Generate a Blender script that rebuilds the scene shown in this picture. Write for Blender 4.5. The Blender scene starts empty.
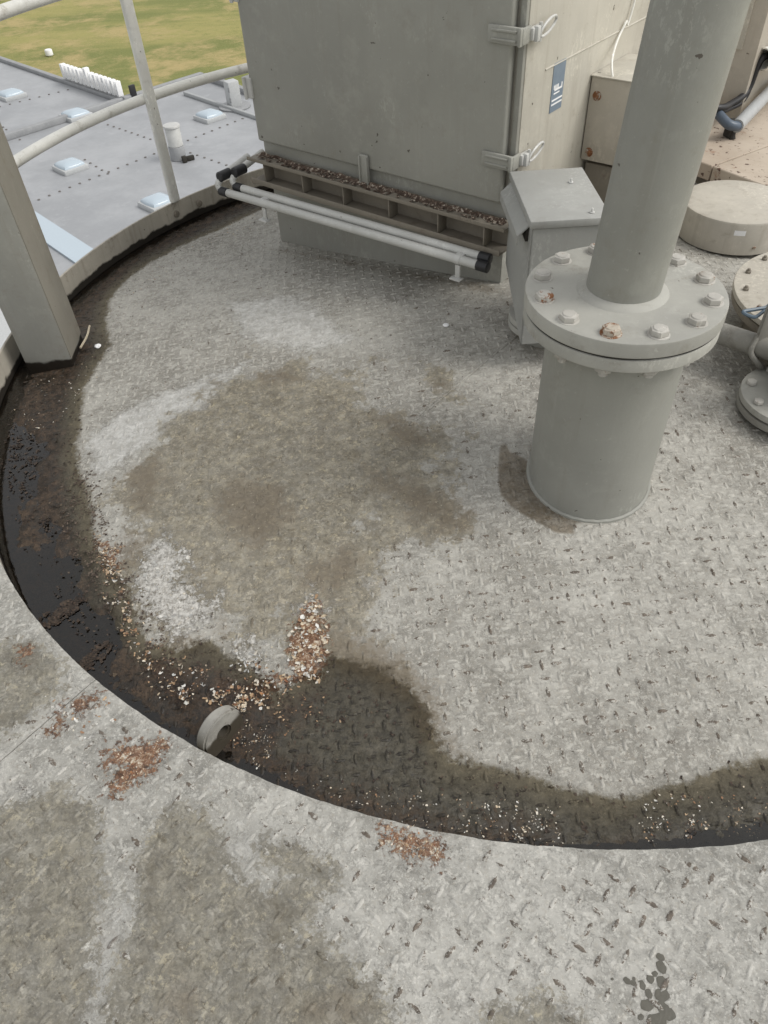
import bpy, bmesh, math, random
import numpy as np
from mathutils import Vector, Matrix, noise
S = bpy.context.scene
COL = S.collection
R = math.radians
rnd = random.Random(7)

# ------------------------------------------------------------------ camera
cam = bpy.data.cameras.new('camera'); camo = bpy.data.objects.new('camera', cam); COL.objects.link(camo)
p, r = R(45.5), R(-3.5)
fwd = Vector((0, math.cos(p), -math.sin(p))); rt0 = Vector((1, 0, 0)); up0 = rt0.cross(fwd)
rt = math.cos(r) * rt0 + math.sin(r) * up0; upv = -math.sin(r) * rt0 + math.cos(r) * up0
M = Matrix((rt, upv, -fwd)).transposed().to_4x4(); M.translation = (0, 0, 1.70)
camo.matrix_world = M
cam.sensor_fit = 'VERTICAL'; cam.sensor_height = 36; cam.lens = 740 / 1024 * 36
cam.clip_start = 0.05; cam.clip_end = 6000
S.camera = camo

# ------------------------------------------------------------------ sky, sun, exposure (overcast)
SUN_EL, SUN_AZ = R(48), R(102)          # azimuth measured from +Y towards +X
w = bpy.data.worlds.new('World'); S.world = w; w.use_nodes = True
nt = w.node_tree; bg = nt.nodes['Background']
sky = nt.nodes.new('ShaderNodeTexSky'); sky.sky_type = 'NISHITA'; sky.sun_disc = False
sky.sun_elevation = SUN_EL; sky.sun_rotation = SUN_AZ; sky.dust_density = 4; sky.air_density = 1
bw = nt.nodes.new('ShaderNodeHueSaturation'); bw.inputs['Saturation'].default_value = 0.14
nt.links.new(sky.outputs[0], bw.inputs['Color']); mxw = nt.nodes.new('ShaderNodeMix'); mxw.data_type = 'RGBA'; mxw.inputs[0].default_value = .55; mxw.inputs[7].default_value = (5.6, 5.65, 5.7, 1)   # even cloud cover
nt.links.new(bw.outputs[0], mxw.inputs[6]); nt.links.new(mxw.outputs[2], bg.inputs['Color'])
bg.inputs['Strength'].default_value = 0.14
sun = bpy.data.lights.new('sun', 'SUN'); suno = bpy.data.objects.new('sun', sun); COL.objects.link(suno)
sun.energy = 1.25; sun.angle = R(26); sun.color = (1, .965, .90)
sd = Vector((math.sin(SUN_AZ) * math.cos(SUN_EL), math.cos(SUN_AZ) * math.cos(SUN_EL), math.sin(SUN_EL)))
suno.rotation_euler = sd.to_track_quat('Z', 'Y').to_euler()
S.view_settings.view_transform = 'Standard'; S.view_settings.look = 'None'
S.view_settings.exposure = 0.33; S.view_settings.gamma = 1.0
S.cycles.use_denoising = True

# ------------------------------------------------------------------ tank roof geometry constants
CX, CY, RR, K = .58, 2.585, 2.05, .12
RIM = .125
def dz(x, y):
    return K * (RR - math.sqrt((x - CX) ** 2 + (y - CY) ** 2 + .0025))

# ------------------------------------------------------------------ object helpers
def tag(o, label=None, cat=None, group=None, kind=None):
    if label: o['label'] = label
    if cat: o['category'] = cat
    if group: o['group'] = group
    if kind: o['kind'] = kind
    return o
def empty(name, loc=(0, 0, 0), rz=0):
    o = bpy.data.objects.new(name, None); COL.objects.link(o); o.location = loc; o.rotation_euler = (0, 0, rz)
    o.empty_display_size = .1
    return o
def link(name, me, mat=None, parent=None, smooth=None):
    o = bpy.data.objects.new(name, me); COL.objects.link(o)
    if mat is not None and not me.materials: me.materials.append(mat)
    if parent is not None: o.parent = parent
    return o
class MB:
    """collects shapes in one bmesh"""
    def __init__(s): s.bm = bmesh.new()
    def _add(s, b, mtx=None):
        if mtx is not None: b.transform(mtx)
        me = bpy.data.meshes.new('t'); b.to_mesh(me); b.free(); s.bm.from_mesh(me); bpy.data.meshes.remove(me)
        return s
    def box(s, c, size, rz=0, bev=.004, mtx=None, seg=2):
        b = bmesh.new(); bmesh.ops.create_cube(b, size=1)
        b.transform(Matrix.Diagonal((*size, 1)))
        if bev > 0: bmesh.ops.bevel(b, geom=b.edges[:], offset=bev, segments=seg, affect='EDGES', profile=.5)
        m = Matrix.Translation(c) @ (mtx if mtx is not None else Matrix.Rotation(rz, 4, 'Z'))
        return s._add(b, m)
    def lathe(s, prof, c=(0, 0, 0), seg=64, mtx=None, a0=0, a1=2 * math.pi):
        b = bmesh.new(); full = abs(a1 - a0 - 2 * math.pi) < 1e-6
        n = seg if full else seg + 1; rows = []
        for (rr, z) in prof:
            if rr < 1e-6: rows.append([b.verts.new((0, 0, z))] * n)
            else: rows.append([b.verts.new((rr * math.cos(a0 + (a1 - a0) * i / seg), rr * math.sin(a0 + (a1 - a0) * i / seg), z)) for i in range(n)])
        for A, B in zip(rows, rows[1:]):
            for i in range(seg):
                j = (i + 1) % n; f = []
                for v in (A[i], A[j], B[j], B[i]):
                    if v not in f: f.append(v)
                if len(f) > 2: b.faces.new(f)
        bmesh.ops.recalc_face_normals(b, faces=b.faces[:])
        m = Matrix.Translation(c)
        if mtx is not None: m = m @ mtx
        return s._add(b, m)
    def disc(s, c, rad, h, bev=.003, seg=64, mtx=None):     # solid puck, base at c
        bev = min(bev, h / 2.1, rad / 2.1)
        return s.lathe([(0, 0), (rad - bev, 0), (rad, bev), (rad, h - bev), (rad - bev * .3, h - bev * .3), (rad - bev, h), (0, h)], c, seg, mtx)
    def tube(s, pts, rad, seg=14, cap=True):
        pts = [Vector(q) for q in pts]; b = bmesh.new(); rows = []
        n0 = None
        for i, q in enumerate(pts):
            t = (pts[min(i + 1, len(pts) - 1)] - pts[max(i - 1, 0)]).normalized()
            if n0 is None:
                n0 = t.orthogonal().normalized()
            n0 = (n0 - t * n0.dot(t)).normalized(); bb = t.cross(n0)
            rr = rad[i] if isinstance(rad, (list, tuple)) else rad
            rows.append([b.verts.new(q + rr * (math.cos(2 * math.pi * k / seg) * n0 + math.sin(2 * math.pi * k / seg) * bb)) for k in range(seg)])
        for A, B in zip(rows, rows[1:]):
            for k in range(seg): b.faces.new((A[k], A[(k + 1) % seg], B[(k + 1) % seg], B[k]))
        if cap: b.faces.new(rows[0][::-1]); b.faces.new(rows[-1])
        bmesh.ops.recalc_face_normals(b, faces=b.faces[:])
        return s._add(b)
    def prism(s, poly, z0, z1, bev=0):
        b = bmesh.new(); lo = [b.verts.new((x, y, z0)) for x, y in poly]; hi = [b.verts.new((x, y, z1)) for x, y in poly]
        b.faces.new(lo[::-1]); b.faces.new(hi); n = len(poly)
        for i in range(n): b.faces.new((lo[i], lo[(i + 1) % n], hi[(i + 1) % n], hi[i]))
        bmesh.ops.recalc_face_normals(b, faces=b.faces[:])
        if bev: bmesh.ops.bevel(b, geom=b.edges[:], offset=bev, segments=1, affect='EDGES')
        return s._add(b)
    def ico(s, c, rad, sub=1, jit=0, squash=1):
        b = bmesh.new(); bmesh.ops.create_icosphere(b, subdivisions=sub, radius=rad)
        for v in b.verts:
            k = 1 + jit * (rnd.random() - .5) * 2; v.co *= k; v.co.z *= squash
        return s._add(b, Matrix.Translation(c))
    def build(s, name, mat, parent=None, auto=35, uneven=0):
        if uneven:
            for v in s.bm.verts:
                v.co += noise.noise_vector(v.co * 9) * uneven
        me = bpy.data.meshes.new(name); s.bm.to_mesh(me); s.bm.free()
        if auto: 
            for f in me.polygons: f.use_smooth = True
            me.set_sharp_from_angle(angle=R(auto))
        return link(name, me, mat, parent)
def arc(c, rad, a0, a1, n, z):
    return [(c[0] + rad * math.cos(a0 + (a1 - a0) * i / n), c[1] + rad * math.sin(a0 + (a1 - a0) * i / n), z) for i in range(n + 1)]
def smooth_path(pts, n=8):
    pts = [Vector(q) for q in pts]; out = []
    P = [2 * pts[0] - pts[1]] + pts + [2 * pts[-1] - pts[-2]]
    for i in range(1, len(P) - 2):
        for k in range(n):
            t = k / n; a, b, c, d = P[i - 1], P[i], P[i + 1], P[i + 2]
            out.append(.5 * ((2 * b) + (c - a) * t + (2 * a - 5 * b + 4 * c - d) * t * t + (3 * b - a - 3 * c + d) * t ** 3))
    out.append(pts[-1]); return out

# ------------------------------------------------------------------ material helpers
class NT:
    def __init__(s, name, rand=False):
        s.m = bpy.data.materials.new(name); s.m.use_nodes = True; s.t = s.m.node_tree
        s.b = s.t.nodes['Principled BSDF']; s.out = s.t.nodes['Material Output']
        s.co = s.t.nodes.new('ShaderNodeTexCoord').outputs['Object']
        if rand:
            oi = s.t.nodes.new('ShaderNodeObjectInfo'); va = s.t.nodes.new('ShaderNodeVectorMath'); va.operation = 'MULTIPLY_ADD'
            s.t.links.new(oi.outputs['Random'], va.inputs[0]); va.inputs[1].default_value = (9.3, 7.1, 0); s.t.links.new(s.co, va.inputs[2]); s.co = va.outputs[0]
    def L(s, v, sock):
        if isinstance(v, bpy.types.NodeSocket): s.t.links.new(v, sock)
        elif isinstance(v, (tuple, list)): sock.default_value = (*v, 1) if len(v) == 3 and len(sock.default_value) == 4 else v
        else:
            try: sock.default_value = v
            except TypeError: sock.default_value = (v, v, v, 1)
    def math(s, op, a, b=0., c=None, clamp=False):
        n = s.t.nodes.new('ShaderNodeMath'); n.operation = op; n.use_clamp = clamp
        s.L(a, n.inputs[0]); s.L(b, n.inputs[1])
        if c is not None: s.L(c, n.inputs[2])
        return n.outputs[0]
    def add(s, a, b): return s.math('ADD', a, b)
    def mul(s, a, b): return s.math('MULTIPLY', a, b)
    def mix(s, f, a, b, mode='MIX'):
        n = s.t.nodes.new('ShaderNodeMix'); n.data_type = 'RGBA'; n.blend_type = mode
        s.L(f, n.inputs[0]); s.L(a, n.inputs[6]); s.L(b, n.inputs[7]); return n.outputs[2]
    def fmix(s, f, a, b):
        n = s.t.nodes.new('ShaderNodeMix'); n.data_type = 'FLOAT'
        s.L(f, n.inputs[0]); s.L(a, n.inputs[2]); s.L(b, n.inputs[3]); return n.outputs[0]
    def ss(s, x, lo, hi, o0=0., o1=1.):
        n = s.t.nodes.new('ShaderNodeMapRange'); n.interpolation_type = 'SMOOTHSTEP'
        s.L(x, n.inputs[0]); s.L(lo, n.inputs[1]); s.L(hi, n.inputs[2]); s.L(o0, n.inputs[3]); s.L(o1, n.inputs[4]); return n.outputs[0]
    def vec(s, scale=(1, 1, 1), loc=(0, 0, 0), v=None):
        n = s.t.nodes.new('ShaderNodeMapping'); s.t.links.new(v or s.co, n.inputs[0]); n.inputs[3].default_value = scale; n.inputs[1].default_value = loc; return n.outputs[0]
    def noise(s, scale, detail=6, rough=.6, v=None, dist=0., col=False):
        n = s.t.nodes.new('ShaderNodeTexNoise'); s.t.links.new(v or s.co, n.inputs['Vector'])
        n.inputs['Scale'].default_value = scale; n.inputs['Detail'].default_value = detail; n.inputs['Roughness'].default_value = rough
        n.inputs['Distortion'].default_value = dist
        return n.outputs['Color' if col else 'Fac']
    def voro(s, scale, feature='F1', v=None, out='Distance'):
        n = s.t.nodes.new('ShaderNodeTexVoronoi'); n.feature = feature; s.t.links.new(v or s.co, n.inputs['Vector']); n.inputs['Scale'].default_value = scale
        return n.outputs[out]
    def attr(s, name):
        n = s.t.nodes.new('ShaderNodeAttribute'); n.attribute_name = name; return n.outputs['Fac']
    def acol(s, name):
        n = s.t.nodes.new('ShaderNodeAttribute'); n.attribute_name = name; return n.outputs['Color']
    def bump(s, h, dist=.002, strength=1., normal=None):
        n = s.t.nodes.new('ShaderNodeBump'); n.inputs['Distance'].default_value = dist; n.inputs['Strength'].default_value = strength
        s.t.links.new(h, n.inputs['Height'])
        if normal is not None: s.t.links.new(normal, n.inputs['Normal'])
        return n.outputs[0]
    def sepz(s, i=2):
        n = s.t.nodes.new('ShaderNodeSeparateXYZ'); s.t.links.new(s.co, n.inputs[0]); return n.outputs[i]
    def done(s, color, rough=.6, normal=None, metal=0., spec=.4):
        s.L(color, s.b.inputs['Base Color']); s.L(rough, s.b.inputs['Roughness']); s.L(metal, s.b.inputs['Metallic']); s.L(spec, s.b.inputs['Specular IOR Level'])
        if normal is not None: s.t.links.new(normal, s.b.inputs['Normal'])
        return s.m

def painted(name, base, var=.12, dirt=(.2, .18, .14), dirtamt=.5, rough=.55, streak=True, speck=.3, bump=.0006, rust=0.):
    """weathered paint: patchy fading, vertical streaks, dirt specks, a few rust spots"""
    n = NT(name, True); k = lambda f: tuple(min(1, c * f) for c in base)
    a = n.noise(2.2, 5, .6); c = n.mix(n.ss(a, .3, .7), k(1 - var), k(1 + var))
    c = n.mix(n.mul(n.ss(n.noise(9, 8, .7), .5, .68), .5), c, k(1.22))
    if streak:
        st = n.noise(1, 6, .65, v=n.vec((26, 26, 1.6)))
        c = n.mix(n.mul(n.ss(st, .5, .74), dirtamt * .6), c, dirt)
        st2 = n.noise(1, 4, .6, v=n.vec((46, 46, 2.2), (3, 1, 2)))
        c = n.mix(n.mul(n.ss(st2, .60, .76), .2), c, k(1.3))
    d = n.noise(14, 9, .72); c = n.mix(n.mul(n.ss(d, .54, .74), dirtamt), c, dirt)
    f = n.noise(170, 4, .7); c = n.mix(n.mul(n.ss(f, .58, .7), speck), c, n.mix(.5, c, dirt))
    c = n.mix(n.mul(n.ss(n.noise(60, 5, .7), .62, .7), .5), c, k(1.35))
    if rust:
        rr = n.ss(n.noise(30, 7, .75), .70 - rust * .12, .73 - rust * .1)
        c = n.mix(rr, c, n.mix(n.noise(90, 4), (.10, .04, .02), (.30, .13, .05)))
    c = n.mix(n.mul(n.mul(n.ss(n.noise(3.1, 3, .5, v=n.vec((1, 1, 1), (4, 4, 4))), .54, .64), n.ss(n.noise(70, 8, .8, v=n.vec((1, 1, .45))), .52, .58)), .55), c, k(1.45))
    c = n.mix(n.mul(n.ss(n.noise(34, 3, .5, v=n.vec((1, 1, 1), (8, 2, 4))), .735, .75), .8), c, (.06, .045, .035))
    h = n.add(n.mul(n.noise(45, 6, .6), .6), n.mul(f, .4))
    return n.done(c, n.ss(a, .2, .8, rough - .08, rough + .12), n.bump(h, bump * 3, .5))

# --- tread plate (deck and walkway); attributes wet/algae/bloom/rust are signed distances (m) into each stain
def plate(name, dark, light, algae_c, warm, crisp=1., wcr=1.):
    n = NT(name)
    n1 = n.noise(2.0, 7, .62); n2 = n.noise(11, 10, .78); n3 = n.noise(55, 8, .8); n5 = n.noise(30, 10, .82, dist=.15)
    n4 = n.noise(90, 8, .82, v=n.vec((1, 1, 1), (6, 2, 3)))
    wear = n.attr('wear'); tm = n.ss(wear, .005, .03)
    c = n.mix(n.ss(n.add(n.mul(n1, .45), n.mul(n2, .55)), .40, .60), dark, light)
    # peeled film: hard-edged islands of paler and darker old coats
    pk = n.ss(n5, .52, .56); c = n.mix(n.mul(pk, .6), c, tuple(min(1, v * 1.2) for v in light))
    pk2 = n.ss(n.noise(38, 10, .82, v=n.vec((1, 1, 1), (5, 9, 1)), dist=.3), .545, .58)
    c = n.mix(n.mul(pk2, .42), c, tuple(v * .78 for v in dark))
    c = n.mix(n.mul(n.ss(n3, .54, .60), .55), c, tuple(min(1, v * 1.32) for v in light))
    c = n.mix(n.mul(n.ss(n3, .44, .38), .35), c, tuple(v * .70 for v in dark))
    c = n.mix(n.mul(n.ss(n4, .55, .60), .45), c, warm)
    c = n.mix(n.mul(n.ss(n4, .40, .35), .45), c, tuple(v * .5 for v in dark))
    c = n.mix(n.mul(n.ss(n.noise(70, 6, .8, v=n.vec((1, 1, 1), (2, 2, 2))), .645, .67), .8), c, (.07, .055, .04))   # pinhead dirt
    fl_ = n.noise(150, 6, .8, v=n.vec((1, 1, 1), (9, 1, 4)))
    c = n.mix(n.mul(n.ss(fl_, .56, .62), .6), c, tuple(min(1, v * 1.5) for v in light))
    # worn treads, and a painted highlight on the others
    n6 = n.noise(95, 5, .75, v=n.vec((1, 1, 1), (3, 8, 1)))
    wf = n.mul(tm, n.ss(n.add(wear, n.mul(n.add(n.ss(n6, .36, .64), -.5), .9)), .46, .60))
    c = n.mix(n.mul(wf, .85), c, n.mix(n.ss(n3, .35, .65), (.060, .045, .033), (.16, .125, .095)))
    c = n.mix(n.mul(n.mul(tm, n.math('SUBTRACT', 1., wf)), .55), c, tuple(min(1, v * 1.22) for v in light))  # unworn treads lightened so their relief looks lit
    # pale mineral bloom
    bl = n.attr('bloom'); bf = n.ss(n.add(bl, n.mul(n.add(n.fmix(.5, n2, n3), -.5), .5)), -.01, .05)
    c = n.mix(n.mul(bf, .75), c, n.mix(n.ss(n5, .42, .58), (.40, .39, .365), (.62, .615, .59)))
    # olive-brown algae film
    chf = n.ss(n.add(n.add(n.attr('chalk'), n.mul(n.add(n5, -.5), .34)), n.mul(n.add(n3, -.5), .30)), .0, .014)
    al = n.attr('algae'); an = n.add(n.add(n.add(al, n.mul(n.add(n.fmix(.5, n2, n5), -.5), .75 * crisp)), n.mul(n.add(n3, -.5), .22)), n.mul(n.add(n.noise(4.5, 8, .72, v=n.vec((1, 1, 1), (3, 3, 3))), -.50), 1.1 if crisp == 1. else .16)); af = n.ss(an, -.02, .055 if crisp == 1. else .0)
    ac = n.mix(n.ss(n3, .38, .62), tuple(v * .66 for v in algae_c), tuple(v * 1.3 for v in algae_c))
    ac = n.mix(n.mul(n.ss(n1, .42, .62), .5), ac, tuple(v * .8 for v in algae_c))
    ac = n.mix(n.mul(n.ss(n.noise(40, 10, .82, v=n.vec((1, 1, 1), (7, 3, 0)), dist=.8), .545, .60), .8), ac, tuple(min(1, v * k) for v, k in zip(algae_c, (2.3, 2.3, 2.4))))
    ac = n.mix(n.mul(n.ss(n.noise(75, 8, .8, v=n.vec((1, 1, 1), (1, 3, 5))), .57, .62), .6), ac, tuple(v * .42 for v in algae_c))
    ac = n.mix(n.mul(n.ss(n.noise(17, 9, .8, v=n.vec((1, 1, 1), (6, 1, 2))), .50, .57), .60), ac, tuple(min(1, v * q) for v, q in zip(algae_c, (1.75, 1.78, 1.85))))
    ac = n.mix(n.mul(n.ss(n.noise(9, 9, .78, v=n.vec((1, 1, 1), (2, 7, 2))), .51, .60), .65), ac, tuple(v * q for v, q in zip(algae_c, (.62, .58, .52))))
    ac = n.mix(n.mul(n.ss(n.noise(36, 9, .82, v=n.vec((1, 1, 1), (2, 9, 2))), .565, .60), .75), ac, tuple(min(1, v * q) for v, q in zip(algae_c, (2.5, 2.45, 2.3))))
    c = n.mix(n.mul(af, n.ss(n5, .3, .62, .95, .62)), c, ac)
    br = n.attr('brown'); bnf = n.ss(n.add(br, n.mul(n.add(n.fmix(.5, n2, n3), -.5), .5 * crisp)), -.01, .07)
    c = n.mix(n.mul(bnf, .72), c, n.mix(n3, (.115, .094, .066), (.20, .165, .12)))  # brown stains, and the contact shade painted round the bases
    c = n.mix(n.mul(chf, .88), c, n.mix(n.ss(n4, .40, .58), (.30, .285, .26), (.60, .585, .55)))
    # rust blotches
    ru = n.attr('rust'); rf = n.ss(n.add(ru, n.mul(n.add(n.fmix(.65, n5, n3), -.5), .36)), .0, .010)
    rn = n.noise(62, 9, .82, dist=.6)
    rc = n.mix(n.ss(rn, .38, .52), (.035, .022, .017), (.215, .105, .055)); rc = n.mix(n.ss(rn, .53, .56), rc, (.40, .31, .22)); rc = n.mix(n.ss(rn, .57, .61), rc, (.66, .60, .50))
    c = n.mix(n.mul(rf, .92), c, rc)
    # wet silt
    we = n.attr('wet'); wn = n.add(n.add(we, n.mul(n.add(n2, -.5), .10 * wcr)), n.mul(n.add(n3, -.5), .06 * wcr)); wfac = n.ss(wn, -.006 * max(.3, wcr), .012 * max(.3, wcr))
    deep = n.ss(n.add(we, n.mul(n.add(n.fmix(.5, n.noise(6, 8, .7), n5), -.5), .62)), .015, .15)
    w1 = n.mix(n.ss(n3, .35, .65), (.028, .025, .017), (.080, .070, .049)); w2 = n.mix(n.ss(n5, .42, .60), (.010, .006, .004), (.072, .045, .028))
    deep = n.ss(n.add(n.add(n.attr('deep'), n.mul(n.add(n.fmix(.4, n.noise(6, 8, .72), n2), -.5), .32)), n.mul(n.add(n3, -.5), .10)), -.03, .06)
    if wcr < 1: w1 = n.mix(n3, (.075, .070, .055), (.12, .112, .09))
    damp = n.attr('damp'); dn = n.add(damp, n.mul(n.add(n.fmix(.5, n2, n5), -.5), .03)); dfac = n.ss(dn, -.004, .008)
    c = n.mix(n.mul(dfac, n.ss(n5, .34, .66, .92, .62)), c, n.mix(n.ss(n.fmix(.5, n3, n2), .38, .62), (.085, .066, .042), (.19, .155, .11)))
    dmp = n.ss(wn, -.010 * max(.3, wcr), .016 * max(.3, wcr)); c = n.mix(n.mul(dmp, .95), c, n.mix(1., c, (.30, .262, .185), 'MULTIPLY'))
    wfac = n.mul(n.ss(n.add(wn, n.mul(n.add(n5, -.5), .16)), .0, .09), .90)
    wc = n.mix(deep, w1, w2)
    wc = n.mix(n.mul(n.ss(n.noise(85, 8, .8), .60, .64), .45), wc, (.17, .14, .105))
    wc = n.mix(n.mul(n.ss(n.noise(60, 8, .8, v=n.vec((1, 1, 1), (4, 4, 1))), .56, .60), .75), wc, (.010, .008, .006))
    wc = n.mix(n.mul(n.mul(tm, n.ss(n6, .42, .54)), .85), wc, (.010, .008, .006))
    c = n.mix(wfac, c, wc)
    rough = n.fmix(wfac, n.ss(n3, .3, .7, .62, .85), n.ss(n5, .35, .62, .20, .6))
    rough = n.fmix(n.mul(af, n.math('SUBTRACT', 1., wfac)), rough, .55); rough = n.fmix(n.mul(dfac, .8), rough, .4)
    hgt = n.add(n.add(n.mul(n5, .6), n.mul(pk, .2)), n.add(n.mul(n3, .45), n.add(n.mul(fl_, .3), n.mul(pk2, -.16))))
    hgt = n.add(hgt, n.add(n.mul(rf, n.mul(rn, 1.1)), n.mul(chf, .9)))
    hgt = n.add(hgt, n.mul(bf, n.mul(n.noise(48, 8, .75, dist=1.2), .8)))
    hgt = n.add(hgt, n.mul(wfac, n.mul(n.noise(85, 6, .7, dist=.5), 1.2)))
    nb = n.bump(hgt, .0032, .75)
    return n.done(c, rough, nb, spec=n.fmix(wfac, .3, .5))

MAT = {}
MAT['deck'] = plate('deck_plate', (.225, .214, .188), (.405, .392, .355), (.188, .165, .118), (.36, .32, .26))
MAT['walk'] = plate('walkway_plate', (.232, .225, .202), (.41, .40, .368), (.150, .136, .102), (.33, .30, .25), .35, .12)
def sheetpaint():
    pass
MAT['cab'] = painted('cabinet_paint', (.30, .298, .268), .08, (.24, .22, .18), .32, .42, rust=.0)
MAT['side'] = painted('cabinet_lit_side_paint', (.50, .475, .412), .09, (.25, .21, .15), .4, .5)  # paler copy of the cabinet paint: light on the side put into the colour
MAT['pipe'] = painted('pipe_paint', (.27, .27, .242), .08, (.20, .185, .15), .36, .48, rust=.05)
MAT['flange'] = painted('flange_paint', (.335, .33, .298), .16, (.18, .16, .125), .45, .6, streak=False, rust=.05)
MAT['bolt'] = painted('bolt_paint', (.42, .405, .37), .2, (.17, .13, .09), .75, .5, streak=False, rust=.62)
MAT['rustbolt'] = painted('rusty_bolt', (.40, .36, .30), .3, (.16, .08, .04), .8, .8, streak=False, rust=2.1)
MAT['rustybolt'] = painted('flaking_bolt', (.40, .385, .35), .25, (.16, .11, .07), .8, .6, streak=False, rust=1.25)
MAT['housing'] = painted('housing_paint', (.33, .332, .315), .07, (.22, .20, .17), .3, .5)
MAT['post'] = painted('post_paint', (.30, .298, .268), .08, (.2, .16, .12), .4, .55)
MAT['rail'] = painted('rail_paint', (.66, .655, .615), .1, (.23, .20, .15), .55, .5, streak=False)
MAT['rim'] = painted('rim_paint', (.42, .39, .33), .12, (.10, .075, .05), .6, .65)
MAT['drum'] = painted('cover_paint', (.46, .43, .37), .1, (.22, .18, .13), .45, .6)
MAT['conduit'] = painted('conduit_zinc', (.50, .50, .475), .08, (.3, .28, .24), .4, .38, streak=False)
MAT['channel'] = painted('channel_paint', (.205, .182, .147), .12, (.10, .07, .05), .6, .65, streak=False, rust=.3)
MAT['post_side'] = painted('post_side_brown', (.25, .235, .20), .1, (.17, .13, .09), .55, .6)
MAT['valve'] = painted('valve_paint', (.23, .222, .197), .12, (.12, .10, .08), .5, .55, streak=False)
MAT['beige'] = painted('beige_sheet', (.44, .405, .345), .06, (.25, .20, .15), .3, .5)
MAT['metal'] = painted('galvanised', (.50, .50, .48), .12, (.25, .23, .2), .4, .35, streak=False)
MAT['white'] = painted('white_plastic', (.74, .73, .68), .05, (.4, .36, .3), .25, .4, streak=False)
MAT['letter'] = painted('white_letter', (.82, .82, .82), .03, (.6, .6, .58), .1, .4, streak=False)
def plain(name, c, rough=.5, metal=0., var=.2):
    n = NT(name); return n.done(n.mix(n.noise(20, 6), tuple(v * (1 - var) for v in c), tuple(v * (1 + var) for v in c)), rough, n.bump(n.noise(90, 4), .001, .4), metal)
MAT['black'] = plain('black_rubber', (.022, .022, .024), .45)
MAT['blue'] = plain('blue_plastic', (.10, .14, .18), .4)
MAT['hoseblue'] = plain('blue_grey_hose', (.085, .11, .145), .35)
MAT['darkgap'] = plain('gasket_dark', (.03, .027, .022), .8)
MAT['greyhose'] = plain('grey_conduit', (.36, .37, .37), .5)
MAT['lug'] = painted('lug_paint', (.30, .29, .262), .2, (.1, .08, .06), .8, .6, streak=False)
def waterlined(base, zlo, name, dirt=(.018, .014, .01)):
    m = MAT[base].copy(); m.name = name; t = m.node_tree
    b = t.nodes['Principled BSDF']; old = b.inputs['Base Color'].links[0].from_socket
    tc = t.nodes.new('ShaderNodeTexCoord'); se = t.nodes.new('ShaderNodeSeparateXYZ'); t.links.new(tc.outputs['Object'], se.inputs[0])
    nz = t.nodes.new('ShaderNodeTexNoise'); nz.inputs['Scale'].default_value = 14; nz.inputs['Detail'].default_value = 7; t.links.new(tc.outputs['Object'], nz.inputs['Vector'])
    ma = t.nodes.new('ShaderNodeMath'); ma.operation = 'MULTIPLY_ADD'; t.links.new(nz.outputs[0], ma.inputs[0]); ma.inputs[1].default_value = -.05; t.links.new(se.outputs[2], ma.inputs[2])
    mr = t.nodes.new('ShaderNodeMapRange'); mr.interpolation_type = 'SMOOTHSTEP'; t.links.new(ma.outputs[0], mr.inputs[0])
    mr.inputs[1].default_value = zlo - .025; mr.inputs[2].default_value = zlo - .012; mr.inputs[3].default_value = 1; mr.inputs[4].default_value = 0
    mx = t.nodes.new('ShaderNodeMix'); mx.data_type = 'RGBA'; t.links.new(mr.outputs[0], mx.inputs[0]); t.links.new(old, mx.inputs[6]); mx.inputs[7].default_value = (*dirt, 1)
    t.links.new(mx.outputs[2], b.inputs['Base Color']); return m
MAT['post_wl'] = waterlined('post', .052, 'post_paint_waterline')
MAT['rim_wl'] = waterlined('rim', .030, 'rim_paint_waterline')

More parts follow.
